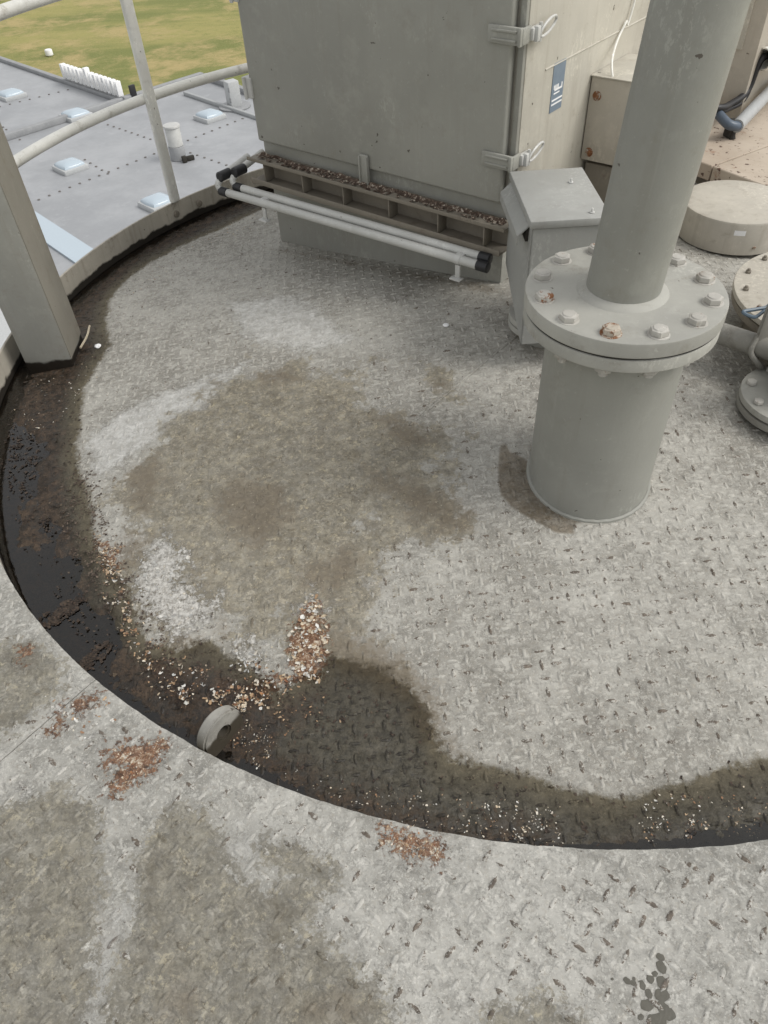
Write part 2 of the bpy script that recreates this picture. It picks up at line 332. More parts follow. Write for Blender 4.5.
# ------------------------------------------------------------------ stains and painted contact shade: outlines in metres, on the deck and on the walkway
DECK = {
 'deep': [[(-0.197,4.566),(-0.598,4.026),(-0.860,3.743),(-1.084,3.536),(-1.206,3.229),(-1.194,2.884),(-1.138,2.706),(-1.156,2.517),(-1.180,2.373),(-1.111,2.042),(-0.996,1.692),(-0.902,1.479),(-0.795,1.315),(-0.691,1.187),(-0.516,1.124),(-0.377,1.069),(-0.269,1.013),(-0.166,1.009),(-0.229,0.948),(-0.265,0.875),(-0.166,0.805),(0.042,0.716),(0.261,0.649),(0.521,0.612),(0.787,0.613),(1.032,0.661),(0.904,0.375),(-0.022,0.425),(-0.500,0.763),(-1.057,1.075),(-1.634,1.635),(-2.355,3.209),(-1.680,3.979)]],
 'wet': [
  [(-0.195,4.458),(-0.410,4.102),(-0.554,3.959),(-0.778,3.724),(-0.940,3.590),(-1.066,3.446),(-1.150,3.280),(-1.187,3.104),(-1.145,2.868),(-1.082,2.690),(-1.108,2.545),(-1.133,2.424),(-1.090,2.201),(-1.057,2.005),(-0.997,1.870),(-0.936,1.724),(-0.894,1.573),(-0.789,1.444),(-0.727,1.313),(-0.666,1.209),(-0.591,1.169),(-0.490,1.188),(-0.393,1.111),(-0.296,1.027),(-0.218,1.064),(-0.165,1.108),(-0.055,1.071),(0.058,0.989),(0.103,0.874),(0.126,0.811),(0.281,0.772),(0.367,0.732),(0.479,0.698),(0.558,0.711),(0.666,0.724),(0.743,0.747),(0.919,0.780),(1.115,0.844),(1.026,0.459),(-0.017,0.517),(-0.500,0.763),(-1.057,1.075),(-1.634,1.635),(-2.355,3.209),(-1.680,3.979),(-0.869,4.850)]],
 'damp': [[(0.382,1.789),(0.403,1.799),(0.410,1.760),(0.452,1.730),(0.491,1.597),(0.629,1.473),(0.557,1.464),(0.544,1.429),(0.493,1.437),(0.427,1.490),(0.382,1.539),(0.354,1.591),(0.359,1.690)]],
 'algae': [
  [(-0.906,1.615),(-0.867,1.649),(-0.730,1.606),(-0.557,1.483),(-0.375,1.253),(-0.326,1.110),(-0.378,1.092),(-0.466,1.170),(-0.621,1.188),(-0.730,1.330)],
  [(-0.731,2.090),(-0.557,2.274),(-0.392,2.335),(-0.164,2.179),(-0.006,2.090),(0.155,1.937),(0.225,1.813),(0.268,1.581),(0.244,1.435),(0.127,1.430),(0.023,1.389),(-0.026,1.261),(-0.020,1.108),(-0.126,1.089),(-0.246,1.131),(-0.382,1.145),(-0.483,1.202),(-0.688,1.342),(-0.844,1.565),(-0.925,1.766),(-0.865,1.891)],
  [(-0.165,1.122),(-0.018,1.137),(0.089,0.986),(0.124,0.843),(-0.044,0.868),(-0.166,0.982)],
  [(-0.453,2.390),(-0.318,2.378),(-0.202,2.274),(-0.310,2.196),(-0.462,2.256)],
  [(0.188,2.131),(0.258,2.128),(0.258,2.067),(0.202,2.056)]],
 'brown': [
  [(-0.881,1.559),(-0.781,1.622),(-0.572,1.485),(-0.433,1.276),(-0.432,1.157),(-0.495,1.182),(-0.494,1.316),(-0.573,1.367),(-0.600,1.485),(-0.681,1.574),(-0.730,1.490),(-0.759,1.379),(-0.680,1.294),(-0.704,1.261)],
  [(-0.067,1.782),(0.089,1.716),(0.176,1.639),(0.263,1.543),(0.263,1.451),(0.158,1.444),(0.061,1.529),(-0.039,1.660)],
  [(-0.247,1.173),(-0.124,1.184),(0.000,1.135),(0.111,1.006),(0.156,0.865),(0.190,0.790),(0.050,0.812),(-0.140,0.980)],
  [(-0.688,1.342),(-0.572,1.244),(-0.406,1.104),(-0.295,1.021),(-0.427,1.035),(-0.633,1.174)],
  [(-0.883,1.895),(-0.755,1.966),(-0.662,1.806),(-0.737,1.647),(-0.853,1.709)],
  [(-0.253,1.423),(-0.105,1.476),(-0.043,1.397),(-0.137,1.273),(-0.250,1.319)],
  [(-0.021,1.977),(0.060,2.026),(0.153,1.914),(0.209,1.815),(0.111,1.798),(0.018,1.866)],
  [(-0.479,1.817),(-0.293,1.741),(-0.257,1.572),(-0.372,1.439),(-0.520,1.572),(-0.566,1.702)],
  [(-0.467,2.330),(-0.315,2.328),(-0.238,2.224),(-0.413,2.198)],
  [(0.208,2.122),(0.249,2.114),(0.246,2.079),(0.211,2.075)]],
 'chalk': [
  [(-0.727,1.489),(-0.682,1.582),(-0.594,1.485),(-0.604,1.378),(-0.483,1.322),(-0.502,1.245),(-0.603,1.201),(-0.681,1.300),(-0.754,1.385)],
  [(-0.434,1.181),(-0.355,1.154),(-0.334,1.070),(-0.409,1.072)], [(-0.249,1.267),(-0.205,1.307),(-0.182,1.246),(-0.231,1.205)], [(-0.545,1.047),(-0.505,1.026),(-0.522,0.984),(-0.562,1.015)]],
 'bloom': [
  [(-1.062,2.084),(-0.983,2.204),(-0.809,2.296),(-0.606,2.367),(-0.430,2.449),(-0.549,2.197),(-0.736,2.075),(-0.865,1.891),(-0.975,1.866)],
  [(-0.627,2.912),(-0.296,2.842),(-0.051,2.421),(-0.280,2.387),(-0.527,2.560)]],
 'rust': [
  [(-0.279,1.164),(-0.238,1.259),(-0.199,1.287),(-0.171,1.152),(-0.192,1.039),(-0.270,1.041)],
  [(-0.481,1.046),(-0.389,1.053),(-0.281,1.059),(-0.315,0.991),(-0.417,0.974),(-0.466,1.000)],
  [(-0.901,1.594),(-0.821,1.542),(-0.799,1.463),(-0.845,1.478)],
  [(-0.702,1.167),(-0.614,1.141),(-0.521,1.044),(-0.539,0.997),(-0.590,1.024)]],
}
WALK = {
 'deep': [], 'chalk': [[(-0.713,0.861),(-0.687,0.850),(-0.694,0.821),(-0.710,0.831)], [(-0.848,0.750),(-0.831,0.740),(-0.841,0.727)], [(-0.803,0.940),(-0.775,0.922),(-0.798,0.903)]],
 'wet': [], 'damp': [],
 'algae': [
  [(-0.841,0.727),(-0.758,0.749),(-0.666,0.662),(-0.628,0.568),(-0.619,0.510),(-0.621,0.405),(-0.616,0.250),(-0.841,0.261),(-0.996,0.671)],
  [(-0.495,0.666),(-0.424,0.669),(-0.401,0.635),(-0.395,0.590),(-0.344,0.532),(-0.289,0.501),(-0.215,0.544),(-0.189,0.495),(-0.211,0.433),(-0.282,0.403),(-0.172,0.406),(-0.115,0.369),(-0.052,0.310),(-0.030,0.221),(-0.555,0.247),(-0.541,0.367),(-0.532,0.478),(-0.547,0.579),(-0.517,0.621)],
  [(0.133,0.273),(0.225,0.290),(0.282,0.263),(0.278,0.206),(0.107,0.214)],
  [(-1.025,1.164),(-0.909,1.125),(-0.825,1.002),(-0.876,0.924),(-0.957,0.877),(-1.063,1.047)],
  [(-0.301,0.609),(-0.196,0.582),(-0.154,0.521),(-0.234,0.526),(-0.287,0.558)]],
 'brown': [[(-0.722,0.613),(-0.663,0.614),(-0.661,0.578),(-0.707,0.572)], [(-0.226,0.343),(-0.115,0.353),(-0.062,0.303),(-0.081,0.252),(-0.240,0.260)], [(-0.282,0.354),(-0.252,0.346),(-0.262,0.327),(-0.285,0.335)], [(-0.456,0.396),(-0.365,0.350),(-0.402,0.283),(-0.477,0.302)]],
 'bloom': [[(-0.578,0.508),(-0.544,0.563),(-0.536,0.478),(-0.549,0.368),(-0.559,0.247),(-0.609,0.249),(-0.596,0.387)], [(-0.350,0.382),(-0.321,0.375),(-0.333,0.340),(-0.352,0.349)], [(-0.394,0.594),(-0.347,0.653),(-0.217,0.604),(-0.294,0.568),(-0.337,0.547)]],
 'rust': [[(-0.677,0.839),(-0.622,0.850),(-0.541,0.855),(-0.522,0.836),(-0.551,0.778),(-0.580,0.752),(-0.622,0.718),(-0.657,0.738),(-0.631,0.783),(-0.678,0.791)], [(-0.051,0.620),(0.079,0.590),(0.070,0.543),(0.014,0.554),(-0.034,0.576)],
   [(-0.799,0.980),(-0.728,0.989),(-0.721,0.961),(-0.772,0.938)], [(-0.972,1.145),(-0.932,1.133),(-0.938,1.085)], [(-0.832,0.921),(-0.784,0.939),(-0.783,0.897),(-0.820,0.879)]],
}
def contact_shade_ring(x, y, rr): return [(x + rr * math.cos(a * .2618), y + rr * math.sin(a * .2618)) for a in range(24)]
DECK['brown'] += [contact_shade_ring(.632, 1.648, .192), contact_shade_ring(.61, 2.325, .105), contact_shade_ring(1.35, 1.882, .13), contact_shade_ring(1.64, 3.19, .215), contact_shade_ring(1.655, 2.268, .32),
                  [(-.46, 3.40), (-.44, 3.345), (.46, 2.575), (.56, 2.60), (.50, 2.66)]]  # grime plus painted contact shade at the pipe, cover and plinth bases
KEYS = ('wet', 'chalk', 'deep', 'damp', 'algae', 'brown', 'bloom', 'rust')
def sdist(P, poly):
    V = np.array(poly); n = len(V); d = np.full(len(P), 1e9); ins = np.zeros(len(P), bool)
    for i in range(n):
        a, b = V[i], V[(i + 1) % n]; e = b - a; wv = P - a
        t = np.clip((wv @ e) / max(e @ e, 1e-12), 0, 1); q = wv - t[:, None] * e
        d = np.minimum(d, (q ** 2).sum(1))
        c = (a[1] <= P[:, 1]) != (b[1] <= P[:, 1])
        with np.errstate(divide='ignore', invalid='ignore'):
            xi = a[0] + (P[:, 1] - a[1]) / (b[1] - a[1]) * e[0]
        ins ^= c & (P[:, 0] < xi)
    d = np.sqrt(d); return np.where(ins, d, -d)
def stain_shade_attrs(me, table, wear=None):
    n = len(me.vertices); co = np.zeros(n * 3, 'f'); me.vertices.foreach_get('co', co); P = co.reshape(-1, 3)[:, :2].astype(float)
    for k in KEYS:
        v = np.full(n, -.3)
        for poly in table[k]: v = np.maximum(v, sdist(P, poly))
        a = me.attributes.new(k, 'FLOAT', 'POINT'); a.data.foreach_set('value', np.clip(v, -.3, .3).astype('f'))
    a = me.attributes.new('wear', 'FLOAT', 'POINT'); a.data.foreach_set('value', (np.zeros(n) if wear is None else np.array(wear)).astype('f'))

# ------------------------------------------------------------------ THE SETTING
PUDDLE = [(-1.322,2.227),(-1.205,2.116),(-1.141,1.806),(-1.073,1.705),(-0.939,1.503),(-0.857,1.331),(-0.777,1.222),(-0.741,1.120),(-0.809,1.076),(-0.950,1.092),(-1.416,1.599),(-1.588,2.261)]
WATER_Z = .008
nr, na = 190, 840
rows = [(i / nr) * (RR - .0005) for i in range(1, nr + 1)]
V, F = [], []
for rr in rows:
    for j in range(na):
        a = 2 * math.pi * j / na; V.append((CX + rr * math.cos(a), CY + rr * math.sin(a), 0))
V = np.array(V); pud = sdist(V[:, :2], PUDDLE); wets = np.maximum(sdist(V[:, :2], DECK['wet'][0]), -.3)
for i in range(len(V)):
    x, y = V[i, 0], V[i, 1]; z = dz(x, y)
    z += .004 * noise.noise((x * 2.2, y * 2.2, 0)) + .0016 * noise.noise((x * 9, y * 9, 3))
    wv = wets[i]
    if wv > 0:   # silt lumps
        q = noise.fractal((x * 22, y * 22, 1), 1.0, 2.0, 4); z += min(1, wv / .05) * (.004 * max(0, q) + .002 * noise.noise((x * 60, y * 60, 2)))
    t = min(1, max(0, (pud[i] + .05 + .05 * noise.noise((x * 7, y * 7, 5)) + .03 * noise.noise((x * 23, y * 23, 5))) / .09)); t = t * t * (3 - 2 * t)
    z = z * (1 - t) + min(z, WATER_Z - .007 + .017 * noise.noise((x * 6.5, y * 6.5, 8)) + .006 * noise.noise((x * 31, y * 31, 8))) * t
    V[i, 2] = z
V = [tuple(v) for v in V]; V.append((CX, CY, dz(CX, CY)))
for i in range(nr - 1):
    for j in range(na):
        k = (j + 1) % na; F.append((i * na + j, (i + 1) * na + j, (i + 1) * na + k, i * na + k))
for j in range(na): F.append((len(V) - 1, j, (j + 1) % na))
me = bpy.data.meshes.new('tank_roof'); me.from_pydata(V, [], F); me.update()
for f in me.polygons: f.use_smooth = True
stain_shade_attrs(me, DECK); deck = tag(link('tank_roof', me, MAT['deck']), kind='structure')

# raised lozenges of the tread plate
def treads(name, mat, parent, table, inside, zf, th, bounds, keep, wearf, hgt=.0034, ln=.0175, wd=.0052, pitch=.0533):
    ca, sa = math.cos(th), math.sin(th); VV, FF, WW = [], [], []
    x0, x1, y0, y1 = bounds; N = int(6 / pitch)
    for i in range(-N, N):
        for j in range(-N, N):
            for s in (0, 1):
                u, v = (i + .5 * s) * pitch, (j + .5 * s) * pitch
                x, y = u * ca - v * sa, u * sa + v * ca
                if not (x0 < x < x1 and y0 < y < y1) or not inside(x, y): continue
                kp = keep(x, y)
                if rnd.random() > kp: continue
                o = th + (math.pi / 4 if s == 0 else -math.pi / 4) + rnd.gauss(0, .04)
                co, so = math.cos(o), math.sin(o); L, W_, H = ln * rnd.uniform(.9, 1.06), wd * rnd.uniform(.85, 1.1), hgt * rnd.uniform(.75, 1.05) * (.4 + .6 * kp)
                wv = wearf(x, y); b = len(VV)
                for (px, py, pz) in ((-L, 0, -.0006), (-L * .45, -W_, -.0006), (L * .45, -W_, -.0006), (L, 0, -.0006), (L * .45, W_, -.0006), (-L * .45, W_, -.0006),
                                     (-L * .72, 0, H * .7), (-L * .3, -W_ * .5, H), (L * .3, -W_ * .5, H), (L * .72, 0, H * .7), (L * .3, W_ * .5, H), (-L * .3, W_ * .5, H)):
                    X, Y = x + px * co - py * so, y + px * so + py * co; VV.append((X, Y, zf(X, Y) + pz)); WW.append(wv if pz > 0 else wv * .8)
                for q in range(6): FF.append((b + q, b + (q + 1) % 6, b + 6 + (q + 1) % 6, b + 6 + q))
                FF.append(tuple(b + 6 + q for q in range(6)))
    me = bpy.data.meshes.new(name); me.from_pydata(VV, [], FF); me.update()
    for f in me.polygons: f.use_smooth = True
    stain_shade_attrs(me, table, WW); return tag(link(name, me, mat, parent), kind='stuff')
def dzn(x, y): return dz(x, y) + .004 * noise.noise((x * 2.2, y * 2.2, 0)) + .0016 * noise.noise((x * 9, y * 9, 3))
CENT = [(-0.890,1.759),(-0.738,2.092),(-0.432,2.365),(0.011,2.087),(0.227,1.834),(0.244,1.435),(0.037,1.387),(-0.005,1.136),(-0.247,1.160),(-0.688,1.342)]
CEN = np.array(CENT)
def deck_keep(x, y):
    s = sdist(np.array([[x, y]]), CEN)[0]
    return 1. if s < -.05 else max(.6, 1 - (s + .05) * 2)
def deck_wear(x, y):
    near = 1.15 if (y < 1.45 and x > .0) else (.5 if y < 2.1 else .08)
    q = rnd.random()
    if q < .45 * near: return rnd.uniform(.32, .75)
    return rnd.uniform(.03, .30)
PUDA = np.array(PUDDLE)
deck_ins = lambda x, y: math.hypot(x - CX, y - CY) < RR - .02 and not (x < .1 and sdist(np.array([[x, y]]), PUDA)[0] > -.03)
treads('tread', MAT['deck'], deck, DECK, deck_ins, dzn, R(45 + 2), (-1.6, 2.3, .5, 4.4), deck_keep, deck_wear)
# radial weld bead between two roof plates
wp = [(0.329,2.137),(0.368,2.173),(0.408,2.209),(0.449,2.246),(0.491,2.290)]
seam = MB(); d0 = Vector((wp[-1][0] - wp[0][0], wp[-1][1] - wp[0][1])).normalized(); pts = []
for i in range(-30, 34):
    x, y = wp[2][0] + d0.x * i * .014, wp[2][1] + d0.y * i * .014
    pts.append((x, y, dzn(x, y) + .0004))
seam.tube(pts, .0042, 6); so_ = seam.build('weld_seam', MAT['deck'], deck); stain_shade_attrs(so_.data, DECK)

# walkway: a ring of tread plate lapped over the rim, two plates with a radial joint
walk = tag(empty('walkway', (CX, CY, RIM)), kind='structure')
def wz(x, y): return RIM + .0018 * noise.noise((x * 2.5, y * 2.5, 7)) + .0008 * noise.noise((x * 10, y * 10, 2))
def walk_plate(a0, a1, r0, r1):
    da, dr = R(.28), .013; na_ = int((a1 - a0) / da); nr_ = int((r1 - r0) / dr); V, F = [], []
    for i in range(nr_ + 1):
        for j in range(na_ + 1):
            rr = r0 + (r1 - r0) * i / nr_; a = a0 + (a1 - a0) * j / na_; rr += (.0022 * noise.noise((a * 30, 0, 1)) + .0014 * noise.noise((a * 110, 0, 5))) if i == 0 else 0; x, y = CX + rr * math.cos(a), CY + rr * math.sin(a)
            z = wz(x, y) - (.002 if i == 0 else 0); V.append((x, y, z))
    idx = lambda i, j: i * (na_ + 1) + j
    for i in range(nr_):
        for j in range(na_): F.append((idx(i, j), idx(i + 1, j), idx(i + 1, j + 1), idx(i, j + 1)))
    ring = [idx(0, j) for j in range(na_ + 1)] + [idx(i, na_) for i in range(1, nr_ + 1)] + [idx(nr_, j) for j in range(na_ - 1, -1, -1)] + [idx(i, 0) for i in range(nr_ - 1, 0, -1)]
    b = len(V)
    for q in ring: V.append((V[q][0], V[q][1], V[q][2] - .009))
    n = len(ring)
    for k in range(n): F.append((ring[k], ring[(k + 1) % n], b + (k + 1) % n, b + k))
    me = bpy.data.meshes.new('deck_plate'); me.from_pydata(V, [], F); me.update()
    bm = bmesh.new(); bm.from_mesh(me); bmesh.ops.recalc_face_normals(bm, faces=bm.faces[:]); bm.to_mesh(me); bm.free()
    for f in me.polygons: f.use_smooth = True
    me.set_sharp_from_angle(angle=R(40)); stain_shade_attrs(me, WALK)
    o = link('deck_plate', me, MAT['walk']); o.parent = walk; o.matrix_parent_inverse = Matrix.Translation((-CX, -CY, -RIM)); return o
SEAM_A = R(229.7)
plates = [walk_plate(R(188), SEAM_A - R(.045), RR - .006, 3.9), walk_plate(SEAM_A + R(.045), R(332), RR - .006, 3.9)]
for pl, th, a0, a1, wl in ((plates[0], R(52), 188, 229.5, .35), (plates[1], R(5), 229.9, 332, .62)):
    def ins(x, y, a0=a0, a1=a1):
        rr = math.hypot(x - CX, y - CY); a = math.degrees(math.atan2(y - CY, x - CX)) % 360
        return RR + .018 < rr < 3.85 and a0 + .4 < a < a1 - .4
    def wf(x, y, wl=wl):
        q = rnd.random(); k = wl * (1 if x > .15 else .5)
        return rnd.uniform(.34, .78) if q < k else rnd.uniform(.03, .32)
    t = treads('tread', MAT['walk'], None, WALK, ins, wz, th, (-2.4, 2.2, -.4, 2.0), lambda x, y: .95, wf)
    t.parent = pl
    t.matrix_parent_inverse = pl.matrix_parent_inverse if False else Matrix.Identity(4)

# drip spots drying on the walkway
ds = NT('damp_spot'); MAT['dspot'] = ds.done(ds.mix(ds.noise(60, 7, .75), (.055, .051, .040), (.125, .118, .096)), .45, ds.bump(ds.noise(90, 5), .002, .5))
m = MB(); bm = m.bm
for (cx, cy), rr in zip([(0.389,0.317),(0.399,0.313),(0.414,0.309),(0.432,0.319),(0.460,0.351),(0.457,0.335),(0.442,0.325),(0.451,0.310),(0.445,0.292),(0.422,0.295),(0.414,0.278),(0.441,0.272),(0.447,0.263),(0.398,0.261),(0.402,0.319),(0.426,0.254),(0.415,0.253),(0.363,0.321)], [.007,.006,.008,.009,.008,.011,.006,.012,.0135,.008,.012,.013,.013,.006,.004,.015,.012,.003]):
    rr *= .88; n_ = 16; ph = rnd.uniform(0, 6); vs = []
    for i in range(n_):
        a = 2 * math.pi * i / n_; k = rr * (1 + .14 * math.sin(2 * a + ph) + .07 * math.sin(5 * a + ph * 2)); x, y = cx + k * math.cos(a), cy + k * math.sin(a); vs.append(bm.verts.new((x - CX, y - CY, wz(x, y) + .0007 - RIM)))
    cv = bm.verts.new((cx - CX, cy - CY, wz(cx, cy) + .0010 - RIM))
    for i in range(n_): bm.faces.new((cv, vs[i], vs[(i + 1) % n_]))
tag(m.build('damp_spot', MAT['dspot'], walk), kind='stuff')

# silty rain water in the gutter
wm = NT('gutter_water'); tr = wm.t.nodes.new('ShaderNodeBsdfTransparent'); gl = wm.t.nodes.new('ShaderNodeBsdfGlossy'); fr = wm.t.nodes.new('ShaderNodeFresnel'); mx = wm.t.nodes.new('ShaderNodeMixShader')
tr.inputs[0].default_value = (.62, .60, .55, 1); gl.inputs['Roughness'].default_value = .03; fr.inputs[0].default_value = 1.62
bmpn = wm.bump(wm.noise(30, 3), .0008, .5); wm.t.links.new(bmpn, gl.inputs['Normal']); wm.t.links.new(bmpn, fr.inputs['Normal'])
wm.t.links.new(fr.outputs[0], mx.inputs[0]); wm.t.links.new(tr.outputs[0], mx.inputs[1]); wm.t.links.new(gl.outputs[0], mx.inputs[2]); wm.t.links.new(mx.outputs[0], wm.out.inputs[0])
b = MB(); aa = [R(i * 2.0) for i in range(181)]
bm = b.bm; A_ = [bm.verts.new((CX + (RR - .0015) * math.cos(a), CY + (RR - .0015) * math.sin(a), WATER_Z)) for a in aa]; B_ = [bm.verts.new((CX + 1.62 * math.cos(a), CY + 1.62 * math.sin(a), WATER_Z)) for a in aa]
for i in range(180): bm.faces.new((B_[i], A_[i], A_[i + 1], B_[i + 1])[::-1])
bmesh.ops.recalc_face_normals(bm, faces=bm.faces[:])
tag(b.build('water', wm.m), kind='structure')

# ------------------------------------------------------------------ rim kerb of the tank
rim = tag(empty('rim_kerb', (CX, CY, 0)), 'low beige steel kerb curving round the far side of the wet tank roof', 'kerb')
m = MB(); m.lathe([(RR, -.03), (RR, RIM - .0095), (RR + .008, RIM - .0095), (RR + .008, -.03)], (0, 0, 0), 40, a0=R(186), a1=R(334)); rimn = m.build('kerb_plate', MAT['rim_wl'], rim)
m = MB(); m.lathe([(RR, -.03), (RR, RIM - .002), (RR + .002, RIM), (RR + .008, RIM), (RR + .010, RIM - .002), (RR + .010, -.03)], (0, 0, 0), 140, a0=R(-26.3), a1=R(186.2)); m.build('kerb_plate', MAT['rim_wl'], rim)
for (x, y, z) in ((-1.021,3.913,0.065), (-0.904,4.021,0.065)):
    v = Vector((x - CX, y - CY, 0)).normalized(); q = Vector((0, 0, .068)) + v * (RR - .001)
    m = MB(); m.disc((0, 0, 0), .017, .012, .003, 16, mtx=(-v).to_track_quat('Z', 'Y').to_matrix().to_4x4()); o = m.build('rivet', MAT['channel'], rim); o.location = q
# tank wall below
m = MB(); m.lathe([(RR + .02, -12), (RR + .02, -.02)], (CX, CY, 0), 96); tw = m.build('tank_wall', MAT['rim']); tag(tw, 'round steel tank wall dropping away below the kerb', 'tank')

# ------------------------------------------------------------------ steel post standing in the gutter
post = tag(empty('steel_post', (-1.316, 2.675, 0)), 'broad grey box-section steel post standing in the wet gutter', 'post')
m = MB(); m.box((0, 0, 1.55), (.182, .205, 3.1), 0, .006); m.build('column', MAT['post_wl'], post); post.rotation_euler.z = R(3.5)
m = MB(); m.box((.092, 0, 1.56), (.004, .200, 3.0), 0, .001); m.build('side_overlay', waterlined('post_side', .052, 'side_waterline'), post)  # thin overlay making the right face darker and browner than the column

# ------------------------------------------------------------------ guard rail on the rim
rail = tag(empty('guard_rail', (-.984, 3.903, RIM)), 'curved off-white tube guard rail on the far rim above the roofs', 'railing')
inv = Matrix.Translation((.984, -3.903, -RIM))
def railpart(mb, name):
    o = mb.build(name, MAT['rail'], rail); o.matrix_parent_inverse = inv; return o
m = MB(); m.tube(arc((CX, CY), 2.075, R(62), R(168), 60, .615), .0225, 16); railpart(m, 'middle_rail')
m = MB(); m.tube(arc((CX, CY), 2.055, R(62), R(168), 60, 1.09), .024, 16); railpart(m, 'top_rail')
for a in (139.9, 100):
    x, y = CX + 2.05 * math.cos(R(a)), CY + 2.05 * math.sin(R(a))
    m = MB(); m.box((x, y, RIM + .49), (.056, .030, .98), R(a) + math.pi / 2, .012, seg=3); railpart(m, 'post')

# ------------------------------------------------------------------ control cabinet
d2 = Vector((.76, -.65, 0)); d2.normalize(); n2 = Vector((-d2.y, d2.x, 0))     # along the front, and inwards
cab_rz = math.atan2(d2.y, d2.x)
cab = tag(empty('control_cabinet', (-.419, 3.351, .09), cab_rz), 'tall grey-green steel cabinet with a full door, latches and ribbed channel below', 'cabinet')
ZC = .09
def cabp(mb, name, mat, parent=None, **k):    # local frame: x along front, y inwards, z above the deck edge
    o = mb.build(name, MAT[mat], parent or cab, **k)
    if parent is None: o.location = (0, 0, -ZC)
    return o
WID = 1.222; DEP = 1.15; TOP = 1.9
m = MB(); m.box((WID / 2, DEP / 2 + .022, (TOP + .50) / 2), (WID, DEP, TOP - .50), 0, .006); cabp(m, 'body', 'side')
m = MB(); m.box((WID / 2 - .065, DEP / 2 + .05, .30), (WID - .0, DEP - .06, .42), 0, .004); cabp(m, 'plinth', 'cab')
m = MB(); m.box((WID / 2, .019, .55), (WID, .03, .09), 0, .002); cabp(m, 'bottom_rail', 'cab')
DW = WID - .03
m = MB(); m.box((DW / 2 - .004, -.004, (TOP - .02 + .589) / 2), (DW, .036, TOP - .02 - .589), 0, .010, seg=3); door = cabp(m, 'door', 'cab')
m = MB(); m.box((WID - .013, .0125, (TOP + .6) / 2), (.021, .017, TOP - .6), 0, .003); cabp(m, 'gasket_frame', 'cab')
for z in (.735, 1.10, 1.62):    # toggle latches
    e = tag(empty('latch', (WID - .032, -.022, z - ZC))); e.parent = cab
    for zz in (-.019, .019): 
        pass
    m = MB(); m.box((-.022, -.007, 0), (.115, .012, .048), 0, .004); m.box((-.02, -.015, .012), (.088, .006, .007), 0, .002); m.box((-.02, -.015, -.012), (.088, .006, .007), 0, .002); 
    m.box((.037, -.012, 0), (.010, .018, .050), 0, .003); m.box((.039, .016, 0), (.010, .05, .046), 0, .003); m.build('strap', MAT['cab'], e)
    m = MB(); m.box((.044, .060, 0), (.020, .055, .034), 0, .004); m.box((.056, .052, .0), (.018, .020, .042), 0, .005); m.tube([(.054, .075, -.025), (.054, .075, .025)], .006, 10)
    m.build('catch', MAT['metal'], e)
    m = MB(); lp = []
    for i in range(25):
        t = 2 * math.pi * i / 24; lp.append((.060 + .004 * math.sin(t), .112 + .046 * math.cos(t), .008 + .02 * math.sin(t) + .010 * math.cos(t)))
    m.tube(lp, .0042, 8); m.build('bail', MAT['metal'], e)
for z in (.79, 1.12, 1.55):    # hinges on the left edge
    m = MB(); m.box((-.012, -.006, 0), (.050, .050, .075), 0, .004); m.tube([(-.018, -.034, -.04), (-.018, -.034, .04)], .007, 10); o = cabp(m, 'hinge', 'metal'); o.location = (0, 0, z - ZC)
# fold line, sticker and cable tray on the side face (x = WID)
m = MB(); m.tube([(WID + .001, .15, .972), (WID + .001, .95, .972)], .0028, 6); cabp(m, 'fold', 'side')
st = NT('sticker_blue'); c = st.mix(st.noise(40, 5), (.15, .19, .24), (.21, .26, .31))
stick = MB(); stick.box((WID + .0012, .248, .90), (.0016, .082, .15), 0, 0); so_ = stick.build('sticker', st.done(c, .45), cab); so_.location = (0, 0, -ZC)
m = MB()
for (zc, y0, y1, hh) in ((.893, .225, .278, .006), (.882, .222, .262, .004), (.862, .213, .285, .005), (.849, .213, .285, .005)):
    m.box((WID + .0026, (y0 + y1) / 2, zc), (.001, y1 - y0, hh), 0, 0)
for i, y in enumerate((.222, .231, .240, .249, .274)): m.box((WID + .0026, y, .902), (.001, .006, .012), 0, 0)
m.build('print', MAT['letter'], so_)
# ribbed channel along the foot of the door
ch = empty('channel', (0, 0, .435 - ZC)); ch.parent = cab
m = MB(); m.box((WID / 2, -.031, .094), (WID + .05, .100, .006), 0, .002); m.box((WID / 2, -.030, .005), (WID + .03, .104, .009), 0, .002); m.box((WID / 2, -.006, .05), (WID + .02, .008, .082), 0, 0)
m.box((WID / 2, -.0805, .097), (WID + .05, .004, .014), 0, .001); m.box((WID / 2, -.084, .010), (WID + .03, .006, .022), 0, .002); m.build('rail', MAT['channel'], ch)
for x in (.06, .28, .50, .73, .96, 1.16):
    m = MB(); m.box((x, -.045, .05), (.005, .055, .078), 0, .001); m.build('stiffener', MAT['channel'], ch)
